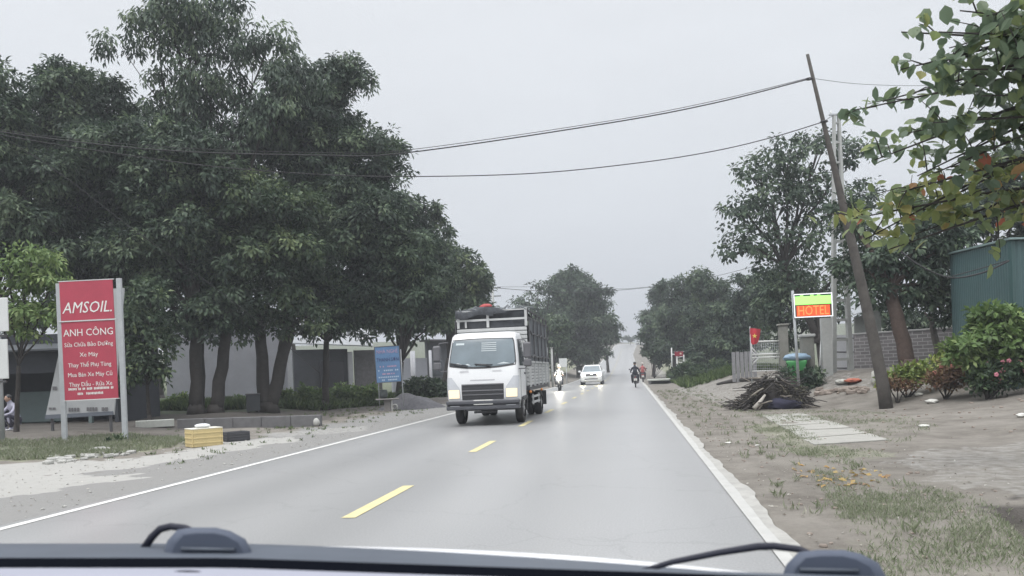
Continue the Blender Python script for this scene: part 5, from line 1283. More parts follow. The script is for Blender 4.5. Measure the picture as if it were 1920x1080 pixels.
def leaning_pole():
    b = G(1662, 766); D = depth(b); t = thing('leaning_pole', 'dark wooden pole leaning left in the right yard with wires at its thin top', 'pole', b)
    pts = [A(1664, 780, D), A(1655, 720, D), A(1640, 645, D + .05), A(1618, 545, D + .1), A(1590, 425, D + .1), A(1568, 330, D + .1), A(1543, 225, D + .1), A(1514, 102, D + .1)]
    px = [13, 11.5, 10.5, 9.5, 8, 6, 4, 3]; MB().tube(pts, [w * D / F for w in px], 12).build('shaft', mat('pole_wood', (.085, .078, .072), .95, .35, 5, bump=.5, bscale=12), t, world=True)
    for q, r in ((A(1517, 148, D + .1), .07), (A(1545, 228, D + .1), .08)): MB().torus(tuple(q), r, .02, 'Z', 14, 6).build('wire_clamp', STEEL, t, world=True)
    return D
DP = leaning_pole()
WIRE = mat('wire_black', (.03, .03, .033), .7, 0)
def wire(label, pts, r=.012):
    """pts: (px,py,D); smooth curve"""
    P_ = [A(*p) for p in pts]; out = []
    for i in range(len(P_) - 1):
        p0, p1, p2, p3 = P_[max(0, i - 1)], P_[i], P_[i + 1], P_[min(len(P_) - 1, i + 2)]
        for k in range(10):
            s_ = k / 10; out.append(.5 * (2 * p1 + (p2 - p0) * s_ + (2 * p0 - 5 * p1 + 4 * p2 - p3) * s_ ** 2 + (3 * p1 - p0 - 3 * p2 + p3) * s_ ** 3))
    out.append(P_[-1]); o = MB().tube(out, r, 6).build('overhead_wire', WIRE, None, origin=tuple(out[0])); return tag(o, label, 'wire', 'overhead wires')
wire('upper thick wire sagging across the road from the top of the leaning pole', [(-260, 200, 20), (0, 247, 20), (300, 281, 20.2), (600, 291, 20.4), (765, 286, 20.5), (1140, 231, 20.7), (1340, 193, 20.8), (1517, 148, DP)], .016)
wire('second wire just under the upper thick one where both cross the road', [(-260, 190, 20.3), (0, 243, 20.3), (300, 275, 20.4), (600, 286, 20.6), (765, 281, 20.7), (1140, 227, 20.8), (1340, 189, 20.9), (1517, 146, DP)], .008)
wire('lower wire crossing the road to the middle of the leaning pole', [(-260, 190, 20.4), (0, 252, 20.4), (200, 285, 20.4), (400, 312, 20.5), (600, 327, 20.6), (770, 331, 20.6), (1000, 325, 20.7), (1200, 305, 20.8), (1340, 283, 20.9), (1450, 257, 20.9), (1545, 228, DP)], .013)
wire('thin wire falling diagonally through the left tree crowns', [(-200, 150, 18), (60, 290, 18.5), (250, 430, 19), (430, 560, 20), (600, 700, 21)], .007)
wire('faint wire from the leaning pole top to the right picture edge', [(1517, 146, DP), (1620, 158, 22), (1760, 160, 24), (2000, 150, 26)], .006)
wire('short wire between the leaning pole and the concrete pole', [(1545, 228, DP), (1560, 218, 24), (1571, 215, 28)], .008)
wire('thick loop of cable hanging from the shed corner to the trunk', [(1675, 458, 20), (1720, 495, 19.8), (1780, 520, 19.6), (1840, 512, 19.4), (1892, 489, 19.2)], .022)
wire('straight pale cable above the hanging loop on the shed wall', [(1785, 518, 19.6), (1840, 503, 19.4), (1892, 488, 19.2)], .014)
wire('distant wire from the lattice mast over the hazy trees', [(932, 540, 88), (1000, 545, 90), (1100, 548, 95), (1230, 538, 100)], .03)
wire('distant upper wire above the hazy trees ahead', [(932, 538, 88), (1050, 538, 92), (1180, 541, 95), (1330, 520, 80), (1480, 480, 60)], .02)
wire('guy wire from the lit sign board up to the leaning pole', [(1487, 552, 25.5), (1530, 520, 24), (1598, 470, DP)], .010)

def far_mast():
    b = A(930, 702, 88); b[2] = ground(b[0], b[1]); t = thing('lattice_mast', 'thin concrete pole with crossarm above the truck bed, far away', 'pole', b)
    top = A(928, 535, 88); h = top[2] - b[2]
    MB().tube([(0, 0, -.3), (0, 0, h)], [.22, .12], 8).build('shaft', H_CON, t); MB().tube([(-1.1, 0, -.3), (-.3, 0, h + .8)], [.10, .07], 6).build('stay_pole', STEEL, t)
    for z in (h - .3, h - 1.2): MB().box((0, 0, z), (1.8, .1, .1)).build('crossarm', STEEL, t)
far_mast()

def lit_sign():
    D = 25.5; tl, tr, bl, br = A(1487, 552, D), A(1560, 548, D), A(1490, 596, D), A(1562, 593, D)
    c, R, w, h = board_frame(tl, tr, bl, br); b = A(1497, 700, D); b[2] = ground(b[0], b[1])
    t = thing('lit_sign', 'lit sign board glowing green above and red below on a thin pale post', 'sign', b)
    ax, ay, az = [np.array(R.col[i]) for i in range(3)]
    def quad(name, x0, x1, z0, z1, mt, dy=0, th=.02, pp=None):
        return MB().prism([tuple(c + ax * x + az * z + ay * dy) for x, z in ((x0, z0), (x1, z0), (x1, z1), (x0, z1))], tuple(ay * th)).build(name, mt, pp or t, world=True)
    quad('panel', -w / 2, w / 2, -h / 2, h / 2, mat('sign_back', (.04, .06, .045), .5, 0), 0, .12)
    WL = mat('led_white', (.8, .8, .8), .4, 0, emit=(.92, .95, 1), estr=.75)
    fw = .03
    for x0, x1, z0, z1 in ((-w / 2, w / 2, h / 2 - fw, h / 2), (-w / 2, w / 2, -h / 2, -h / 2 + fw), (-w / 2, -w / 2 + fw, -h / 2 + fw, h / 2 - fw), (w / 2 - fw, w / 2, -h / 2 + fw, h / 2 - fw)): quad('light_border', x0, x1, z0, z1, WL, -.012, .01)
    GLm = mat('led_green', (.3, .8, .2), .4, 0, emit=(.40, 1.0, .18), estr=1.1); RDm = mat('led_red', (.7, .15, .05), .4, 0, emit=(.62, .045, .015), estr=.8); RL = mat('led_orange', (.8, .3, .1), .4, 0, emit=(1, .22, .06), estr=1.0)
    iw = w / 2 - fw - .01
    quad('green_light', -iw, iw, .03, h / 2 - fw - .05, GLm, -.01, .008)
    for fx in (-.62, -.05, .32): quad('green_light', iw * fx - .05, iw * fx + .05, h / 2 - fw - .049, h / 2 - fw - .01, GLm, -.01, .008)
    quad('red_light', -iw + .04, iw - .05, -h / 2 + fw + .01, .0, RDm, -.01, .008)
    sign_text(t, c, R, [('HOTEL', .0, -h * .235, .42, 2 * iw - .18, RL, 0)], RL, d=.016)
    p = A(1486, 545, D + .1); MB().tube([tuple(p), tuple(A(1497, 700, D + .1) - np.array([0, 0, .4]))], .045, 10).build('post', GALV, t, world=True)
lit_sign()

def gate():
    D = 34; b = A(1435, 697, D); b[2] = ground(b[0], b[1])
    t = thing('metal_gate', 'white steel mesh gate with diagonal braces beside the red flag', 'gate', b)
    W_ = mat('gate_white', (.68, .69, .68), .5, .06); f_ = lambda x, y: tuple(A(x, y, D))
    r = .035
    def bar(a, c, rr=r): MB().tube([f_(*a), f_(*c)], rr, 8).build('frame_bar', W_, t, world=True)
    bar((1408, 632), (1409, 697)); bar((1463, 640), (1465, 694)); bar((1408, 641), (1463, 639)); bar((1410, 665), (1464, 663)); bar((1410, 671), (1464, 669)); bar((1410, 696), (1465, 694), .02)
    bar((1409, 651), (1422, 666), .028); bar((1409, 657), (1418, 668), .02); bar((1410, 684), (1424, 669), .028); bar((1410, 677), (1418, 668), .02)
    mb = MB()
    for k in range(16): x = 1411 + k * 3.4; mb.tube([f_(x, 641), f_(x + 1, 695)], .007, 4)
    for k in range(9): y = 645 + k * 5.8; mb.tube([f_(1409, y), f_(1464, y - 1)], .007, 4)
    mb.build('wire_mesh', GALV, t, world=True)
    q = A(1471, 700, D); q[2] = b[2]; t2 = thing('gate_pillar', 'weathered grey gate pillar right of the white gate', 'pillar', q)
    MB().box((0, 0, 1.0), (.36, .36, 2.3), bev=.02).build('shaft', mat('pillar_grey', (.20, .20, .18), .9, .25, 3, bump=.3), t2); MB().box((0, 0, 2.2), (.46, .46, .08), bev=.02).build('cap', mat('pillar_grey', (.2, .2, .18), .9), t2)
    q = A(1395, 700, D + 2); q[2] = ground(q[0], q[1]); t3 = thing('board_fence', 'short run of grey upright boards left of the white gate', 'fence', q, YAW)
    for k in range(6): MB().box((-.45 + k * .19, 0, .62), (.16, .03, 1.35 + .04 * math.sin(k * 2.2)), bev=.004).build('board', mat('board_grey', (.25, .25, .26), .85, .2, 5), t3)
gate()
FR = mat('flag_red', (.50, .03, .05), .7, .06, 3); FY = mat('flag_yellow', (.75, .58, .12), .7, 0)
def star(c, ax, az, ay, r):
    pts = []
    for k in range(10):
        a = math.pi / 2 + k * math.pi / 5; q = r if k % 2 == 0 else r * .4; pts.append(tuple(np.array(c) + ax * q * math.cos(a) + az * q * math.sin(a)))
    return MB().prism(pts, tuple(ay))
def flag1():
    D = 33.6; b = A(1409, 697, D); b[2] = ground(b[0], b[1]); t = thing('flag', 'red flag with yellow star hanging on the post of the white gate', 'flag', b)
    MB().tube([tuple(b - np.array([0, 0, .1])), tuple(A(1406, 612, D))], .02, 8).build('flag_pole', GALV, t, world=True)
    rows = []; edge = [(1406, 615, 1426, 617), (1406, 630, 1425, 628), (1407, 641, 1422, 640), (1410, 646, 1418, 645)]
    for i, (x0, y0, x1, y1) in enumerate(edge): rows.append([tuple(A(x0 + (x1 - x0) * s_, y0 + (y1 - y0) * s_, D - .06 + .07 * math.sin(s_ * 7 + i * .6))) for s_ in np.linspace(0, 1, 9)])
    MB().patch(rows).build('cloth', FR, t, world=True)
    star(A(1415, 630, D - .16), RT * 1.0, np.array([0, 0, 1.0]), np.array([0, .004, 0]), .11).build('star', FY, t, world=True)
flag1()
def small_flag():
    D = 62; b = A(1268, 695, D); b[2] = ground(b[0], b[1]); t = thing('white_post_fence', 'bare white posts and rail under the trees past the motorcycles', 'fence', b)
    W_ = mat('gate_white', (.68, .69, .68), .5, .06)
    for (x0, y0, x1, y1, r) in ((1259, 652, 1260, 700, .05), (1269, 668, 1270, 700, .07), (1282, 665, 1282, 695, .05), (1260, 664, 1270, 665, .04), (1268, 671, 1280, 668, .03), (1272, 680, 1283, 679, .03)): MB().tube([A(x0, y0, D), A(x1, y1, D)], r, 7).build('post' if x1 - x0 < 3 else 'rail', W_, t, world=True)
    b2 = A(1272, 662, D - .2); t = thing('flag', 'small dark red flag with pale star on the bare white posts', 'flag', b2)
    MB().tube([A(1262, 660, D - .2), A(1283, 659, D - .2)], .02, 6).build('flag_pole', GALV, t, world=True)
    MB().patch([[tuple(A(1265 + 16 * s_, y, D - .25 + .05 * math.sin(s_ * 6))) for s_ in np.linspace(0, 1, 7)] for y in (659, 663, 668)]).build('cloth', mat('flag_dark_red', (.28, .02, .04), .7, 0), t, world=True)
    star(A(1276, 663, D - .36), RT, np.array([0, 0, 1.0]), np.array([0, .004, 0]), .11).build('star', mat('star_pale', (.7, .6, .5), .7, 0), t, world=True)
small_flag()

def bin_():
    D = 27.5; b = A(1495, 716, D); b[2] = ground(b[0], b[1]); t = thing('rubbish_bin', 'bright green wheeled rubbish bin beside the post of the lit sign', 'bin', b, yaw_to_cam(b))
    top = A(1495, 676, D)[2] - b[2]; GM = mat('bin_green', (.06, .30, .09), .45, .1, 4)
    MB().loft([rring(hw, -hy, hy, z, .05) for z, hw, hy in ((.06, .26, .24), (top * .9, .33, .30), (top, .34, .31), (top + .01, .31, .28))], True).build('body', GM, t)
    MB().box((0, .30, top), (.5, .06, .05), bev=.02).build('handle', GM, t)
    for s_ in (-1, 1): mb = MB(); mb.torus((s_ * .27, .22, .09), .07, .03, 'X', 16, 6); mb.build('wheel', RUBBER, t)
    MB().box((.02, -.325, top * .55), (.16, .01, .12)).build('label_plate', mat('plate_yellowish', (.4, .45, .2), .6, .1), t)
    mb = MB(); mb.ball((.03, 0, 0), (.46, .36, .15), 24, 10, .13, 6); o = mb.build('rubbish_bag', mat('bag_blue', (.22, .32, .42), .45, .35, 7), None); o.location = (b[0], b[1], b[2] + top + .10); tag(o, 'crumpled pale blue plastic bag heaped on the green bin', 'bag')
bin_()

def brick_wall():
    a, b_ = A(1600, 700, 31), A(1800, 700, 28); t = thing('brick_wall', 'low unplastered grey brick wall behind the flower beds', 'wall', (a[0], a[1], ground(a[0], a[1])))
    mt = bpy.data.materials.new('brick'); mt.use_nodes = True; n, l = mt.node_tree.nodes, mt.node_tree.links; bs = n['Principled BSDF']; bs.inputs['Roughness'].default_value = .9
    tc_ = n.new('ShaderNodeTexCoord'); br = n.new('ShaderNodeTexBrick'); mp_ = n.new('ShaderNodeMapping'); mp_.inputs['Rotation'].default_value = (math.pi / 2, 0, 0); l.new(tc_.outputs['Object'], mp_.inputs[0]); l.new(mp_.outputs[0], br.inputs['Vector'])
    br.inputs['Scale'].default_value = 1.0; br.inputs['Brick Width'].default_value = .36; br.inputs['Row Height'].default_value = .13; br.inputs['Mortar Size'].default_value = .014
    br.inputs['Color1'].default_value = (.13, .125, .13, 1); br.inputs['Color2'].default_value = (.18, .17, .175, 1); br.inputs['Mortar'].default_value = (.32, .31, .31, 1); l.new(br.outputs[0], bs.inputs['Base Color'])
    L = math.hypot(b_[0] - a[0], b_[1] - a[1]); ang = math.atan2(b_[1] - a[1], b_[0] - a[0]); t.rotation_euler[2] = ang
    zt = A(1700, 622, 29.5)[2] - t.location[2]
    MB().box((L / 2, 0, zt / 2 - .3), (L, .2, zt + .6)).build('wall', mt, t); MB().box((L / 2, 0, zt + .032), (L + .04, .26, .06), bev=.01).build('coping', mat('coping_grey', (.3, .3, .3), .9, .15), t)
brick_wall()

def shed():
    TEAL = mat('sheet_teal', (.06, .115, .12), .5, .12, 1.0); p0, p1, p2 = A(1788, 640, 25), A(1903, 640, 19.5), A(2120, 640, 20.5)
    z0 = ground(p1[0], p1[1]) - .4; zt = A(1903, 451, 19.5)[2]; zt0 = A(1788, 478, 25)[2]
    t = thing('metal_shed', 'dark green corrugated metal shed at the right picture edge', 'building', (p1[0], p1[1], z0 + .4))
    def corr(a, b_, za, zb, name):
        L = math.hypot(b_[0] - a[0], b_[1] - a[1]); n_ = np.array([-(b_[1] - a[1]) / L, (b_[0] - a[0]) / L, 0]); k = int(L / .1); rows = [[], []]
        for i in range(k * 2 + 1):
            s_ = i / (k * 2); o = .018 * (1 if (i // 2) % 2 else -1); p = np.array([a[0] + (b_[0] - a[0]) * s_, a[1] + (b_[1] - a[1]) * s_, 0]) + n_ * o
            rows[0].append((p[0], p[1], z0)); rows[1].append((p[0], p[1], za + (zb - za) * s_))
        MB().patch(rows, False).build(name, TEAL, t, world=True)
    corr(p0, p1, zt0, zt, 'wall'); corr(p1, p2, zt, zt + .1, 'wall'); bk = p0 + (p2 - p1)
    corr(p0, bk, zt0, zt0, 'wall'); corr(bk, p2, zt0, zt, 'wall')
    e = np.array([0, 0, .05]); rf = [np.array([*p0[:2], zt0]), np.array([*p1[:2], zt]), np.array([*p2[:2], zt + .1]), np.array([*bk[:2], zt0])]
    c = sum(rf) / 4; rf = [c + (q - c) * 1.05 + np.array([0, 0, .02]) for q in rf]; MB().prism([tuple(q) for q in rf], (0, 0, .05)).build('roof', mat('roof_teal_pale', (.20, .28, .28), .5, .1), t, world=True)
    MB().box((p1[0], p1[1], (z0 + zt) / 2), (.09, .09, zt - z0), rz=.4).build('corner_trim', mat('trim_dark', (.04, .09, .09), .5, .1), t, world=True)
    q = p1 + (p2 - p1) * .35; MB().box((q[0], q[1] - .04, z0 + 1.6), (1.0, .05, 2.2), rz=math.atan2(p2[1] - p1[1], p2[0] - p1[0])).build('door', mat('trim_dark', (.04, .09, .09), .5, .1), t, world=True)
shed()

def panels():
    D = 29.5
    q = A(1548, 704, D); q[2] = ground(q[0], q[1]); t = thing('metal_door', 'pale bluish metal sheet standing left of the ladder-like concrete pole', 'door', q)
    f_ = lambda x, y, d=0: tuple(A(x, y, D + d))
    MB().prism([f_(1538, 702), f_(1558, 704), f_(1558, 632), f_(1541, 632)], (0, .05, 0)).build('sheet', mat('sheet_pale', (.42, .44, .49), .5, .15, 2), t, world=True)
    MB().tube([f_(1537, 704, -.05), f_(1540, 630, -.05), f_(1559, 630, -.05)], .03, 6).build('frame', WHITE_S, t, world=True)
    q = A(1585, 704, D - .4); q[2] = ground(q[0], q[1]); t = thing('white_gate_leaf', 'white sheet gate leaf seen through the openings of the concrete pole', 'gate', q)
    f2 = lambda x, y: tuple(A(x, y, D - .4))
    MB().prism([f2(1558, 704), f2(1602, 706), f2(1600, 628), f2(1556, 628)], (0, .04, 0)).build('sheet', mat('sheet_white', (.60, .61, .64), .5, .08, 2), t, world=True)
    for y in (634, 660, 690): MB().tube([f2(1556, y), f2(1602, y)], .02, 6).build('rail', STEEL, t, world=True)
    q = A(1552, 704, 27.4); q[2] = ground(q[0], q[1]); t = thing('white_post', 'wide pale concrete post below the right end of the lit sign', 'post', q)
    h = A(1555, 596, 27.4)[2] - q[2]; MB().loft([[(sx * w_, sy * .12, z) for sx, sy in ((-1, -1), (1, -1), (1, 1), (-1, 1))] for w_, z in ((.16, -.3), (.17, h))]).build('shaft', H_CON, t)
    q = A(1515, 700, 27.8); q[2] = ground(q[0], q[1]); t = thing('old_pillar', 'stained old pillar behind the green bin', 'pillar', q); h = A(1515, 640, 27.8)[2] - q[2]
    MB().box((0, 0, h / 2), (.42, .4, h + .5), bev=.03).build('shaft', mat('pillar_grey', (.2, .2, .18), .9), t); MB().box((0, 0, h + .2), (.5, .5, .1), bev=.02).build('cap', H_CON, t)
    q = A(1628, 700, 33); q[2] = ground(q[0], q[1]); t = thing('small_house', 'small house with pale sheet roof between the poles', 'building', q)
    a, b2 = A(1598, 600, 34), A(1660, 590, 33); MB().prism([tuple(A(x, y, d)) for x, y, d in ((1600, 592, 33), (1655, 572, 32.4), (1665, 545, 37), (1605, 560, 38))], (0, 0, .05)).build('roof', mat('roof_pale', (.36, .38, .4), .5), t, world=True)
    MB().prism([tuple(A(x, y, 33.5)) for x, y in ((1604, 700), (1654, 700), (1652, 580), (1602, 596))], (0, .1, 0)).build('wall', mat('render_dim', (.16, .17, .16), .9, .2), t, world=True)
panels()

def bare_trunk():
    b = A(1765, 668, 26.5); b[2] = ground(b[0], b[1]); t = thing('cut_tree', 'bare pale forked tree stump in front of the brick wall', 'tree', b); D = 26.5
    MB().tube([tuple(b - np.array([0, 0, .3])), A(1762, 665, D), A(1752, 630, D), A(1747, 602, D), A(1750, 590, D)], [.15, .14, .11, .09, .05], 10).build('trunk', BARKG, t, world=True)
    MB().tube([A(1749, 606, D), A(1741, 594, D), A(1733, 586, D)], [.07, .055, .04], 8).build('branch', BARKG, t, world=True)
bare_trunk()

def bush(label, name, pf, D, mt, leaf=.14, seed=0, cover=1.1, aspect=.5, tuft=.24, flowers=None):
    c = A(pf[0][0], pf[0][1] + pf[0][2], D); c[2] = ground(c[0], c[1]); t = thing(name, label, 'bush', c); P_ = []
    for q in pf:
        dd = D + (q[3] if len(q) > 3 else 0); p = A(q[0], q[1], dd); P_.append((p[0], p[1], p[2], q[2] * dd / F))
    mb = MB()
    for i, p in enumerate(P_): limb(mb, c + np.array([0, 0, -.05]), (p[0], p[1], p[2] + p[3] * .3), .025, .006, n=4, seed=seed + i)
    mb.build('stem', BARK, t, world=True)
    make_crown('foliage', P_, mt, t, leaf=leaf, aspect=aspect, tuft=tuft, per=24, cover=cover * 1.7, droop=.0, sub=0, inner=.8)
    if flowers:
        m_, n_ = flowers; rn = random.Random(seed)
        for k in range(n_):
            mb = MB()
            p = rn.choice(P_); d_ = np.array([rn.gauss(0, 1), -abs(rn.gauss(0, 1)), abs(rn.gauss(0, .7))]); d_ /= np.linalg.norm(d_); q = np.array(p[:3]) + d_ * p[3] * 1.02
            for a in range(5): mb.ball(tuple(q + np.array([math.cos(a * 1.257), 0, math.sin(a * 1.257)]) * .03), (.028, .015, .028), 6, 4)
            mb.build('flower', m_, t, world=True)
    return t
bush('tall light green shrub in front of the green metal shed', 'shrub', [(1850, 620, 40), (1890, 600, 36), (1830, 650, 40), (1880, 650, 46), (1925, 640, 46), (1800, 660, 26), (1850, 585, 24), (1840, 690, 30)], 18.8, GREEN_LT, leaf=.18, seed=1, cover=.6)
bush('low yellow-green bush right of the leaning pole foot', 'garden_bush', [(1700, 705, 24), (1672, 712, 18), (1735, 698, 22), (1770, 682, 20), (1790, 668, 18)], 21.5, GREEN_YL, seed=2)
bush('reddish brown bush in the middle of the flower bed', 'garden_bush', [(1772, 708, 24), (1795, 702, 24), (1752, 716, 18), (1815, 700, 20), (1780, 688, 16)], 20, RED_BR, seed=3, leaf=.11, flowers=(mat('flower_orange', (.45, .18, .14), .6, .1), 10))
bush('small reddish bush at the left end of the flower bed', 'garden_bush', [(1682, 722, 14), (1665, 718, 12), (1700, 726, 12)], 21, RED_BR, seed=4, leaf=.10)
bush('dark green bush with pink and red flowers near the right picture edge', 'flower_bush', [(1850, 708, 26), (1890, 700, 28), (1930, 690, 30), (1838, 720, 18), (1870, 722, 16)], 18.6, GREEN_MD, seed=5, flowers=(mat('flower_pink', (.60, .22, .28), .6, .15), 26))
bush('grey-green bush between the brick wall and the tall shrub', 'garden_bush', [(1820, 672, 26), (1790, 680, 20), (1860, 672, 26)], 21.5, GREEN_MD, seed=6)
bush('dark shrub mass under the trees left of the white gate', 'verge_bush', [(1375, 665, 30), (1345, 660, 28), (1310, 665, 26), (1395, 650, 26), (1330, 640, 28), (1365, 635, 28)], 66, GREEN_DK, seed=17, leaf=.3, tuft=.5)
bush('dark shrub mass hanging over the road edge at the far bend', 'verge_bush', [(1225, 660, 18), (1245, 670, 20), (1260, 655, 26), (1285, 650, 26), (1235, 640, 22), (1215, 625, 16)], 88, GREEN_DK, seed=18, leaf=.4, tuft=.6)
bush('bright grass-like bush left of the white gate', 'verge_bush', [(1345, 690, 16), (1320, 695, 14), (1370, 692, 14), (1395, 692, 12), (1300, 700, 10)], 52, GREEN_MD, seed=7, leaf=.22, tuft=.4)
bush('low green bush at the road bend past the motorcycles', 'verge_bush', [(1265, 700, 12), (1280, 698, 14), (1290, 690, 12)], 60, GREEN_MD, seed=8, leaf=.25, tuft=.4)
bush('overgrown weeds at the foot of the slim-trunked tree', 'weed_clump', [(540, 742, 14), (570, 738, 16), (600, 742, 12), (525, 748, 10)], 37, GREEN_LT, seed=9, leaf=.18, tuft=.3)
bush('light green weeds left of the blue signboard', 'weed_clump', [(640, 735, 18), (670, 738, 16), (695, 735, 14), (660, 745, 12)], 38, GREEN_LT, seed=10, leaf=.18, tuft=.3)
bush('light green weeds between the twin trunks and the wall', 'weed_clump', [(340, 750, 12), (325, 755, 10), (450, 752, 10)], 38, GREEN_LT, seed=11, leaf=.18, tuft=.3)
bush('green shrubs right of the blue signboard', 'weed_clump', [(780, 725, 20), (810, 728, 20), (765, 735, 16), (835, 735, 18), (800, 742, 14)], 40, GREEN_MD, seed=12, leaf=.2, tuft=.32)
bush('pale undergrowth on the verge just left of the truck', 'weed_clump', [(825, 748, 16), (845, 742, 14), (860, 735, 18)], 43, GREEN_MD, seed=13, leaf=.2, tuft=.35)
bush('dark green undergrowth around the green bin', 'weed_clump', [(1520, 705, 18), (1505, 730, 14), (1530, 725, 14), (1475, 700, 12)], 26.3, GREEN_DK, seed=14, leaf=.15, tuft=.26)
bush('grass clump at the foot of the red signboard posts', 'weed_clump', [(225, 828, 11), (205, 834, 9), (245, 834, 8)], 19.6, GREEN_MD, seed=15, leaf=.12, tuft=.2)

# brush pile
def brush_pile():
    c = G(1450, 766); D = depth(c); t = thing('brush_pile', 'large pile of dark cut branches and roots beside the road', 'pile', c)
    rn = random.Random(8); mb = MB(); u = D / F
    def hz(x):   # outline height in metres at x
        return np.interp(x, [-1.35, -.9, -.3, .0, .35, .8, 1.35], [.03, .45, .95, 1.18, .95, .5, .1])
    pale = MB()
    for k in range(420):
        x = rn.uniform(-1.0, .95); y = rn.uniform(-.4, .8); f_ = hz(x * 1.3) * (1 - (abs(y - .2) / 1.2) ** 2); z = rn.random() ** .5 * f_
        sl = -1 if x < 0 else 1; L = rn.uniform(.2, .6)
        d_ = np.array([sl * rn.uniform(.3, 1), rn.uniform(-.8, .3), -rn.uniform(.2, 1) + rn.uniform(0, .7)]); d_ /= np.linalg.norm(d_)
        a = np.array([x, y, z]); b_ = a + d_ * L; b_[2] = max(b_[2], .01); m_ = (a + b_) / 2 + np.array([rn.uniform(-.06, .06)] * 3)
        r = rn.choice([.008, .012, .018, .03]); (pale if rn.random() < .10 else mb).tube([c + a, c + m_, c + b_], [r, r * .85, r * .5], 5)
    mb.ball(tuple(c + np.array([.0, .35, .15])), (.6, .45, .55), 18, 10, .18, 3)
    mb.build('branches', mat('branch_dark', (.055, .05, .048), .95, .35, 8), t, world=True); pale.build('pale_branches', mat('branch_pale', (.22, .20, .17), .9, .3, 8), t, world=True)
    MB().tube([c + np.array([-.62, -.55, .04]), c + np.array([-.45, -.52, .22]), c + np.array([-.28, -.42, .42])], [.07, .055, .03], 8).build('split_log', mat('wood_fresh', (.42, .40, .36), .8, .1, 6), t, world=True)
    mb = MB(); mb.ball(tuple(c + np.array([.22, -.30, .13])), (.42, .22, .18), 20, 12, .14, 7); mb.ball(tuple(c + np.array([.5, -.25, .10])), (.26, .2, .13), 16, 10, .16, 9); mb.build('cloth_bundle', mat('cloth_navy', (.03, .03, .055), .9, .3, 5, bump=.8, bscale=9), t, world=True)
    P_ = [(c[0] + x, c[1] + y, c[2] + z, r) for x, y, z, r in ((-.7, -.1, .2, .22), (-.35, -.1, .45, .28), (.65, 0, .35, .36), (.85, .1, .2, .25), (-.1, .2, .8, .26), (.35, -.1, .5, .25))]
    make_crown('dry_leaves', P_, DRY, t, leaf=.10, aspect=.4, tuft=.16, per=12, cover=1.0)
brush_pile()

# paving slabs leading off the road
def slabs():
    L0, L1, R0, R1 = G(1425, 779), G(1528, 836), G(1502, 776), G(1668, 826)
    m_ = mat('slab_concrete', (.33, .325, .30), .9, .15, 3, bump=.3)
    for k in range(6):
        a, b_ = (k + .04) / 6, (k + .96) / 6; q = [L0 * (1 - a) + L1 * a, R0 * (1 - a) + R1 * a, R0 * (1 - b_) + R1 * b_, L0 * (1 - b_) + L1 * b_]; c = sum(q) / 4
        q = [np.array([p[0], p[1], ground(p[0], p[1]) + .012 + .008 * math.sin(k * 2.1 + i)]) for i, p in enumerate(q)]
        o = MB().prism([tuple(p) for p in q], (0, 0, -.07)).build('paving_slab', m_, None, origin=tuple(c))
        tag(o, ['farthest small concrete paving slab behind the grass', 'second paving slab from the far end of the row', 'third paving slab from the far end of the row', 'third paving slab from the near end of the row', 'second paving slab from the near end of the row', 'nearest and largest concrete paving slab of the row'][k], 'paving slab', 'concrete paving slabs beside the road')
slabs()
# rubble, litter, stones, cloth
def blob(name, label, cat, px, py, r, mt, seed=0, group=None):
    g = G(px, py); o = MB().ball((0, 0, r[2] * .8), r, 18, 10, .24, seed).build(name, mt, None, origin=None); o.location = g; o.rotation_euler[2] = seed; return tag(o, label, cat, group)
blob('cloth_heap', 'crumpled orange-red cloth at the foot of the concrete pole', 'cloth', 1600, 717, (.36, .24, .07), mat('cloth_orange', (.45, .14, .09), .8, .2, 5), 1)
blob('sack', 'white sack lying left of the orange-red cloth', 'sack', 1580, 720, (.26, .18, .08), mat('sack_white', (.48, .48, .44), .8, .08), 2)
blob('jug', 'white plastic jug standing just left of the leaning pole foot', 'jug', 1640, 722, (.10, .10, .22), mat('sack_white', (.6, .6, .56), .8), 3)
L_ = mat('litter_white', (.66, .66, .62), .7, .06)
for i, (px, py, s_, lab) in enumerate([(1723, 742, .14, 'flat white litter piece right of the leaning pole'), (1748, 756, .18, 'larger cream litter piece in front of the reddish bush'), (1366, 832, .055, 'small white paper scrap on the bare dirt near the road'), (1420, 836, .04, 'smallest white scrap on the dirt shoulder'),
                                       (1918, 782, .13, 'white lump at the right picture edge'), (1733, 801, .09, 'pale scrap on the grey yard below the cream litter')]):
    blob('litter', lab, 'litter', px, py, (s_, s_ * .7, s_ * .3), L_, i + 4, 'litter on the right verge')
rn = random.Random(3)
ST = mat('stone_brown', (.26, .22, .19), .9, .25, 8)
mb = MB()
for k in range(46):
    px = rn.uniform(1530, 1625); g = G(px, 737 - (px - 1530) * .05 + rn.uniform(-5, 5)); s_ = rn.uniform(.04, .13); mb.box((g[0], g[1], g[2] + s_ * .3), (s_ * 2.2, s_ * 1.4, s_), rz=rn.uniform(0, 3), rx=rn.uniform(-.4, .4), bev=.02)
tag(mb.build('rubble', ST), 'line of broken brick rubble between brush pile and leaning pole', 'rubble', kind='stuff')
mb = MB()
for k in range(60):
    px = rn.uniform(85, 260); g = G(px, 866 - (px - 85) * .13 + rn.uniform(-6, 8)); s_ = rn.uniform(.02, .09); mb.box((g[0], g[1], g[2] + s_ * .3), (s_ * 2.2, s_ * 1.5, s_), rz=rn.uniform(0, 3), rx=rn.uniform(-.5, .5), bev=.015)
tag(mb.build('rubble', mat('rubble_pale', (.36, .36, .34), .95)), 'scattered pale rubble along the edge of the concrete apron', 'rubble', kind='stuff')
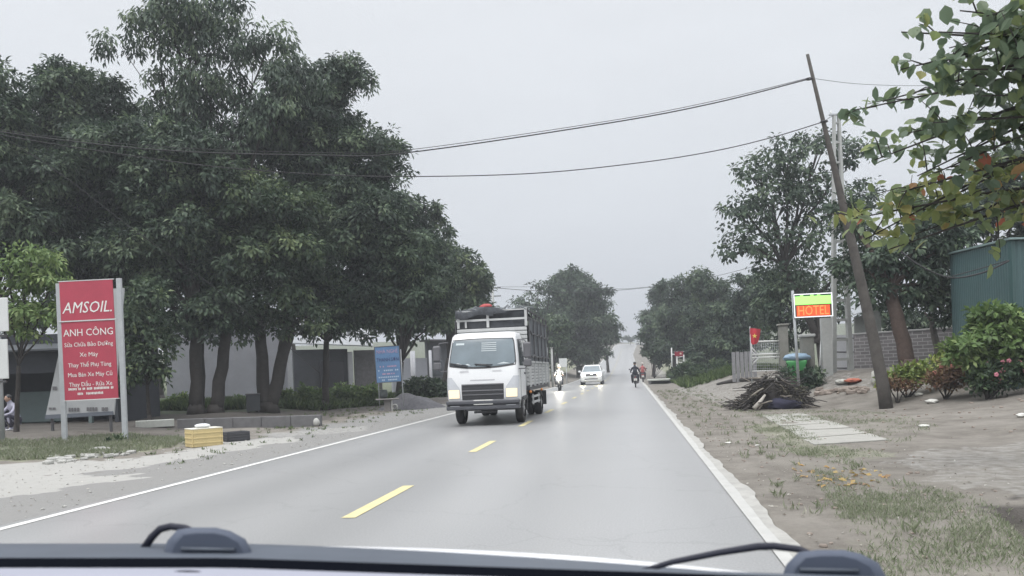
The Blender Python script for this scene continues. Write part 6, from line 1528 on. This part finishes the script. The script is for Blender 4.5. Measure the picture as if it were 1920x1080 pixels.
# earth bank line and planks behind the brush pile
g0, g1 = G(1345, 722), G(1420, 714)
MB().tube([g0 + np.array([0, 0, .05]), (g0 + g1) / 2 + np.array([0, .2, .12]), g1 + np.array([0, 0, .10])], [.06, .10, .07], 7).build('fallen_branch', BARK, None); tag(bpy.data.objects['fallen_branch'], 'long dark fallen branch on the pale dirt left of the brush pile', 'branch')
# culvert slab at the side track
g = A(1240, 706, 62); gz = ground(g[0], g[1]); t = thing('culvert', 'pale concrete slab over a dark culvert mouth right of the motorcycles', 'culvert', (g[0], g[1], gz))
MB().box((0, 0, .32), (2.2, 1.2, .14), bev=.02).build('slab', mat('concrete_pale', (.52, .54, .5), .8), t); MB().box((-.9, 0, .1), (.2, 1.1, .5)).build('side_wall', mat('wall_grey', (.15, .15, .15), .9), t); MB().box((.9, 0, .1), (.2, 1.1, .5)).build('side_wall', mat('wall_grey', (.15, .15, .15), .9), t)
MB().box((0, .2, .1), (1.58, .1, .30)).build('shade_panel', BLK if 'BLK' in globals() else STEEL, t)  # solid dark panel that paints the shaded hollow under the slab
# signboard beyond the oncoming motorcycle
q = A(1056, 690, 78); q[2] = ground(q[0], q[1]); t = thing('road_sign', 'small square white sign standing behind the oncoming motorcycle', 'sign', q)
zc = A(1056, 680, 78)[2] - q[2]; MB().box((0, 0, zc), (.78, .05, .85), bev=.01).build('panel', WHITE_S, t); MB().cyl((.3, .04, -.1), (.3, .04, zc), .04, 8).build('post', GALV, t)
for i, px in enumerate((1028, 1036)):
    q = A(px, 700, 66); q[2] = ground(q[0], q[1]); t = thing('white_post', ['slim grey post right behind the truck bed', 'second slim grey post behind the truck bed, nearer the white square sign'][i], 'post', q); h = A(px, 652, 66)[2] - q[2]; MB().tube([(0, 0, -.2), (0, 0, h)], [.10, .08], 8).build('shaft', H_CON, t); MB().box((0, 0, h), (.24, .24, .05), bev=.01).build('cap', H_CON, t)

# ------------------------------------------------------------------ grass and fallen leaves
def grass(name, label, poly_px, n, hgt, mt, seed=0, blades=5, wxy=None):
    rg = np.random.default_rng(seed); poly = wxy or [tuple(G(*p)[:2]) for p in poly_px]; xs = [p[0] for p in poly]; ys = [p[1] for p in poly]
    x = rg.uniform(min(xs), max(xs), n * 3); y = rg.uniform(min(ys), max(ys), n * 3); k = in_poly(x, y, poly)
    cl = np.sin(x * 2.1 + y * 1.3) + np.sin(y * 3.1 - x * 1.7) + rg.normal(0, .8 if hgt > .05 else 1.3, len(x)); k &= cl > (-.6 if hgt > .05 else .5)
    x, y = x[k][:n], y[k][:n]; x = np.repeat(x, blades) + rg.normal(0, .035, len(x) * blades); y = np.repeat(y, blades) + rg.normal(0, .035, len(y) * blades); z = terrain(x, y)
    m_ = len(x); d = rg.normal(0, .55, (m_, 3)); d[:, 2] = 1; L = hgt * rg.uniform(.5, 1.4, m_); d /= np.linalg.norm(d, axis=1, keepdims=True); c = np.stack([x, y, z], 1) + d * L[:, None] * .42
    leaves = leaves_object(name, c, d, rg.normal(size=(m_, 3)), L, np.maximum(.006, L * .09), np.clip(rg.normal(.5, .25, m_), 0, 1), mt); tag(leaves, label, 'grass', kind='stuff')
GR = leaf_mat('grass_blade', [(0, (.20, .24, .14)), (.5, (.34, .38, .26)), (.8, (.42, .43, .34)), (1, (.55, .53, .45))], trans=.45)
grass('grass', 'grey-green grass on the near right verge', [(1520, 880), (1700, 905), (1860, 945), (1925, 990), (1990, 1100), (1640, 1100), (1570, 960)], 2300, .045, GR, 1)
grass('grass', 'thin grass along the paved yard edge on the right', [(1400, 800), (1480, 790), (1560, 835), (1700, 850), (1560, 870), (1480, 850)], 900, .045, GR, 2)
grass('grass', 'green grass around the feet of the red signboard', [(-100, 866), (0, 864), (200, 856), (330, 838), (345, 825), (250, 815), (100, 826), (-100, 832)], 3500, .12, GR, 3)
grass('grass', 'sparse grass around the leaning pole foot', [(1380, 772), (1560, 767), (1680, 777), (1760, 800), (1690, 833), (1560, 800), (1440, 790)], 900, .05, GR, 4)
GRD = leaf_mat('grass_green', [(0, (.05, .085, .03)), (.5, (.11, .17, .06)), (1, (.24, .31, .13))], trans=.35)
grass('grass', 'overgrown verge grass at the foot of the right bank trees', None, 5000, .42, GRD, 5, wxy=[(3.0, 46), (7.5, 44), (12, 60), (10, 100), (4.5, 100), (3.2, 70)])
grass('grass', 'bright weeds growing before the white wall and the grey house', None, 9000, .42, GRD, 6, wxy=[(-13.2, 33), (-11.2, 40), (-11.5, 46), (-20, 46), (-24, 40), (-22, 33)])
grass('grass', 'low weeds on the left bank between the blue signboard and the truck', None, 5000, .34, GRD, 7, wxy=[(-10.4, 34), (-7.6, 44), (-7.4, 70), (-12, 70), (-13, 46)])
def scatter(name, label, poly_px, n, size, mt, seed=0):
    rg = np.random.default_rng(seed); poly = [tuple(G(*p)[:2]) for p in poly_px]; xs = [p[0] for p in poly]; ys = [p[1] for p in poly]
    x = rg.uniform(min(xs), max(xs), n * 4); y = rg.uniform(min(ys), max(ys), n * 4); k = in_poly(x, y, poly); x, y = x[k][:n], y[k][:n]; m_ = len(x)
    d = rg.normal(size=(m_, 3)); d[:, 2] *= .15; nn = rg.normal(0, .25, (m_, 3)); nn[:, 2] = 1; L = size * rg.uniform(.6, 1.3, m_)
    tag(leaves_object(name, np.stack([x, y, terrain(x, y) + .012], 1), d, nn, L, L * .55, rg.random(m_), mt), label, 'leaves', kind='stuff')
scatter('fallen_leaves', 'fallen orange and brown leaves on the dirt of the right verge', [(1490, 870), (1560, 868), (1680, 890), (1640, 915), (1530, 915), (1480, 895)], 60, .085, leaf_mat('leaf_fallen', [(0, (.45, .25, .08)), (.5, (.5, .38, .15)), (1, (.3, .2, .12))]), 1)
scatter('fallen_leaves', 'scattered dry leaves and grit over the right verge', [(1270, 760), (1500, 775), (1920, 900), (1920, 1100), (1500, 1100), (1330, 840)], 700, .035, leaf_mat('leaf_grit', [(0, (.12, .10, .08)), (.6, (.35, .33, .28)), (1, (.55, .54, .5))]), 2)
scatter('fallen_leaves', 'dry leaves and grit scattered over the left shoulder', [(0, 880), (400, 835), (850, 770), (850, 778), (300, 905), (0, 985)], 600, .035, leaf_mat('leaf_grit', [(0, (0, 0, 0)), (1, (1, 1, 1))]), 3)

def pebbles(label, wxy, n, s0, s1, mt, seed):
    rg = np.random.default_rng(seed); xs = [p[0] for p in wxy]; ys = [p[1] for p in wxy]
    x = rg.uniform(min(xs), max(xs), n * 4); y = rg.uniform(min(ys), max(ys), n * 4); k = in_poly(x, y, wxy); x, y = x[k][:n], y[k][:n]
    mb = MB()
    for a, b_ in zip(x, y):
        s_ = rg.uniform(s0, s1) * rg.uniform(.5, 1); mb.box((a, b_, ground(a, b_) + s_ * .25), (s_ * 2, s_ * rg.uniform(1, 1.8), s_ * 1.1), rz=rg.uniform(0, 3), rx=rg.uniform(-.5, .5), bev=s_ * .35)
    tag(mb.build('pebbles', mt), label, 'pebbles', kind='stuff')
pebbles('pebbles and clods scattered over the right shoulder dirt', [(1.3, 4), (1.3, 40), (4.2, 40), (5, 22), (3.4, 8), (2.6, 4)], 700, .008, .03, ST, 1)
pebbles('pale grit and stones along the left shoulder', [(-6.4, 6), (-6.4, 40), (-10, 40), (-10.5, 15), (-8, 8)], 600, .008, .03, mat('rubble_pale', (.36, .36, .34), .95), 2)
pebbles('stones and debris on the yard right of the leaning pole', [(5, 9), (4.5, 22), (12, 26), (11, 14)], 260, .01, .045, ST, 3)
grass('grass', 'scattered weed tufts along the right road shoulder', None, 260, .09, GR, 21, blades=9, wxy=[(1.35, 5), (1.35, 45), (3.6, 45), (3.2, 20), (2.6, 6)])
grass('grass', 'scattered weed tufts on the left shoulder and around the low wall', None, 320, .08, GRD, 22, blades=9, wxy=[(-7.4, 12), (-7.4, 40), (-13, 34), (-14, 17)])

# ------------------------------------------------------------------ haze
def haze(dens=.0016):
    mb = MB(); mb.box((60, 760, 56), (900, 1640, 118)); o = mb.build('haze', None) if False else None
    me = bpy.data.meshes.new('haze'); x0, x1, y0, y1, z0, z1 = -420, 560, -30, 1560, -8, 110
    v = [(x, y, z) for x in (x0, x1) for y in (y0, y1) for z in (z0, z1)]
    me.from_pydata(v, [], [(0, 1, 3, 2), (4, 6, 7, 5), (0, 4, 5, 1), (2, 3, 7, 6), (0, 2, 6, 4), (1, 5, 7, 3)])
    mt = bpy.data.materials.new('haze'); mt.use_nodes = True; n, l = mt.node_tree.nodes, mt.node_tree.links; n.remove(n['Principled BSDF'])
    pv = n.new('ShaderNodeVolumePrincipled'); pv.inputs['Color'].default_value = (.86, .90, .96, 1); pv.inputs['Density'].default_value = dens; pv.inputs['Anisotropy'].default_value = .0
    l.new(pv.outputs[0], n['Material Output'].inputs['Volume']); me.materials.append(mt); o = bpy.data.objects.new('haze', me); COL.objects.link(o)
    tag(o, 'thin pale haze in the air', kind='stuff')
haze()
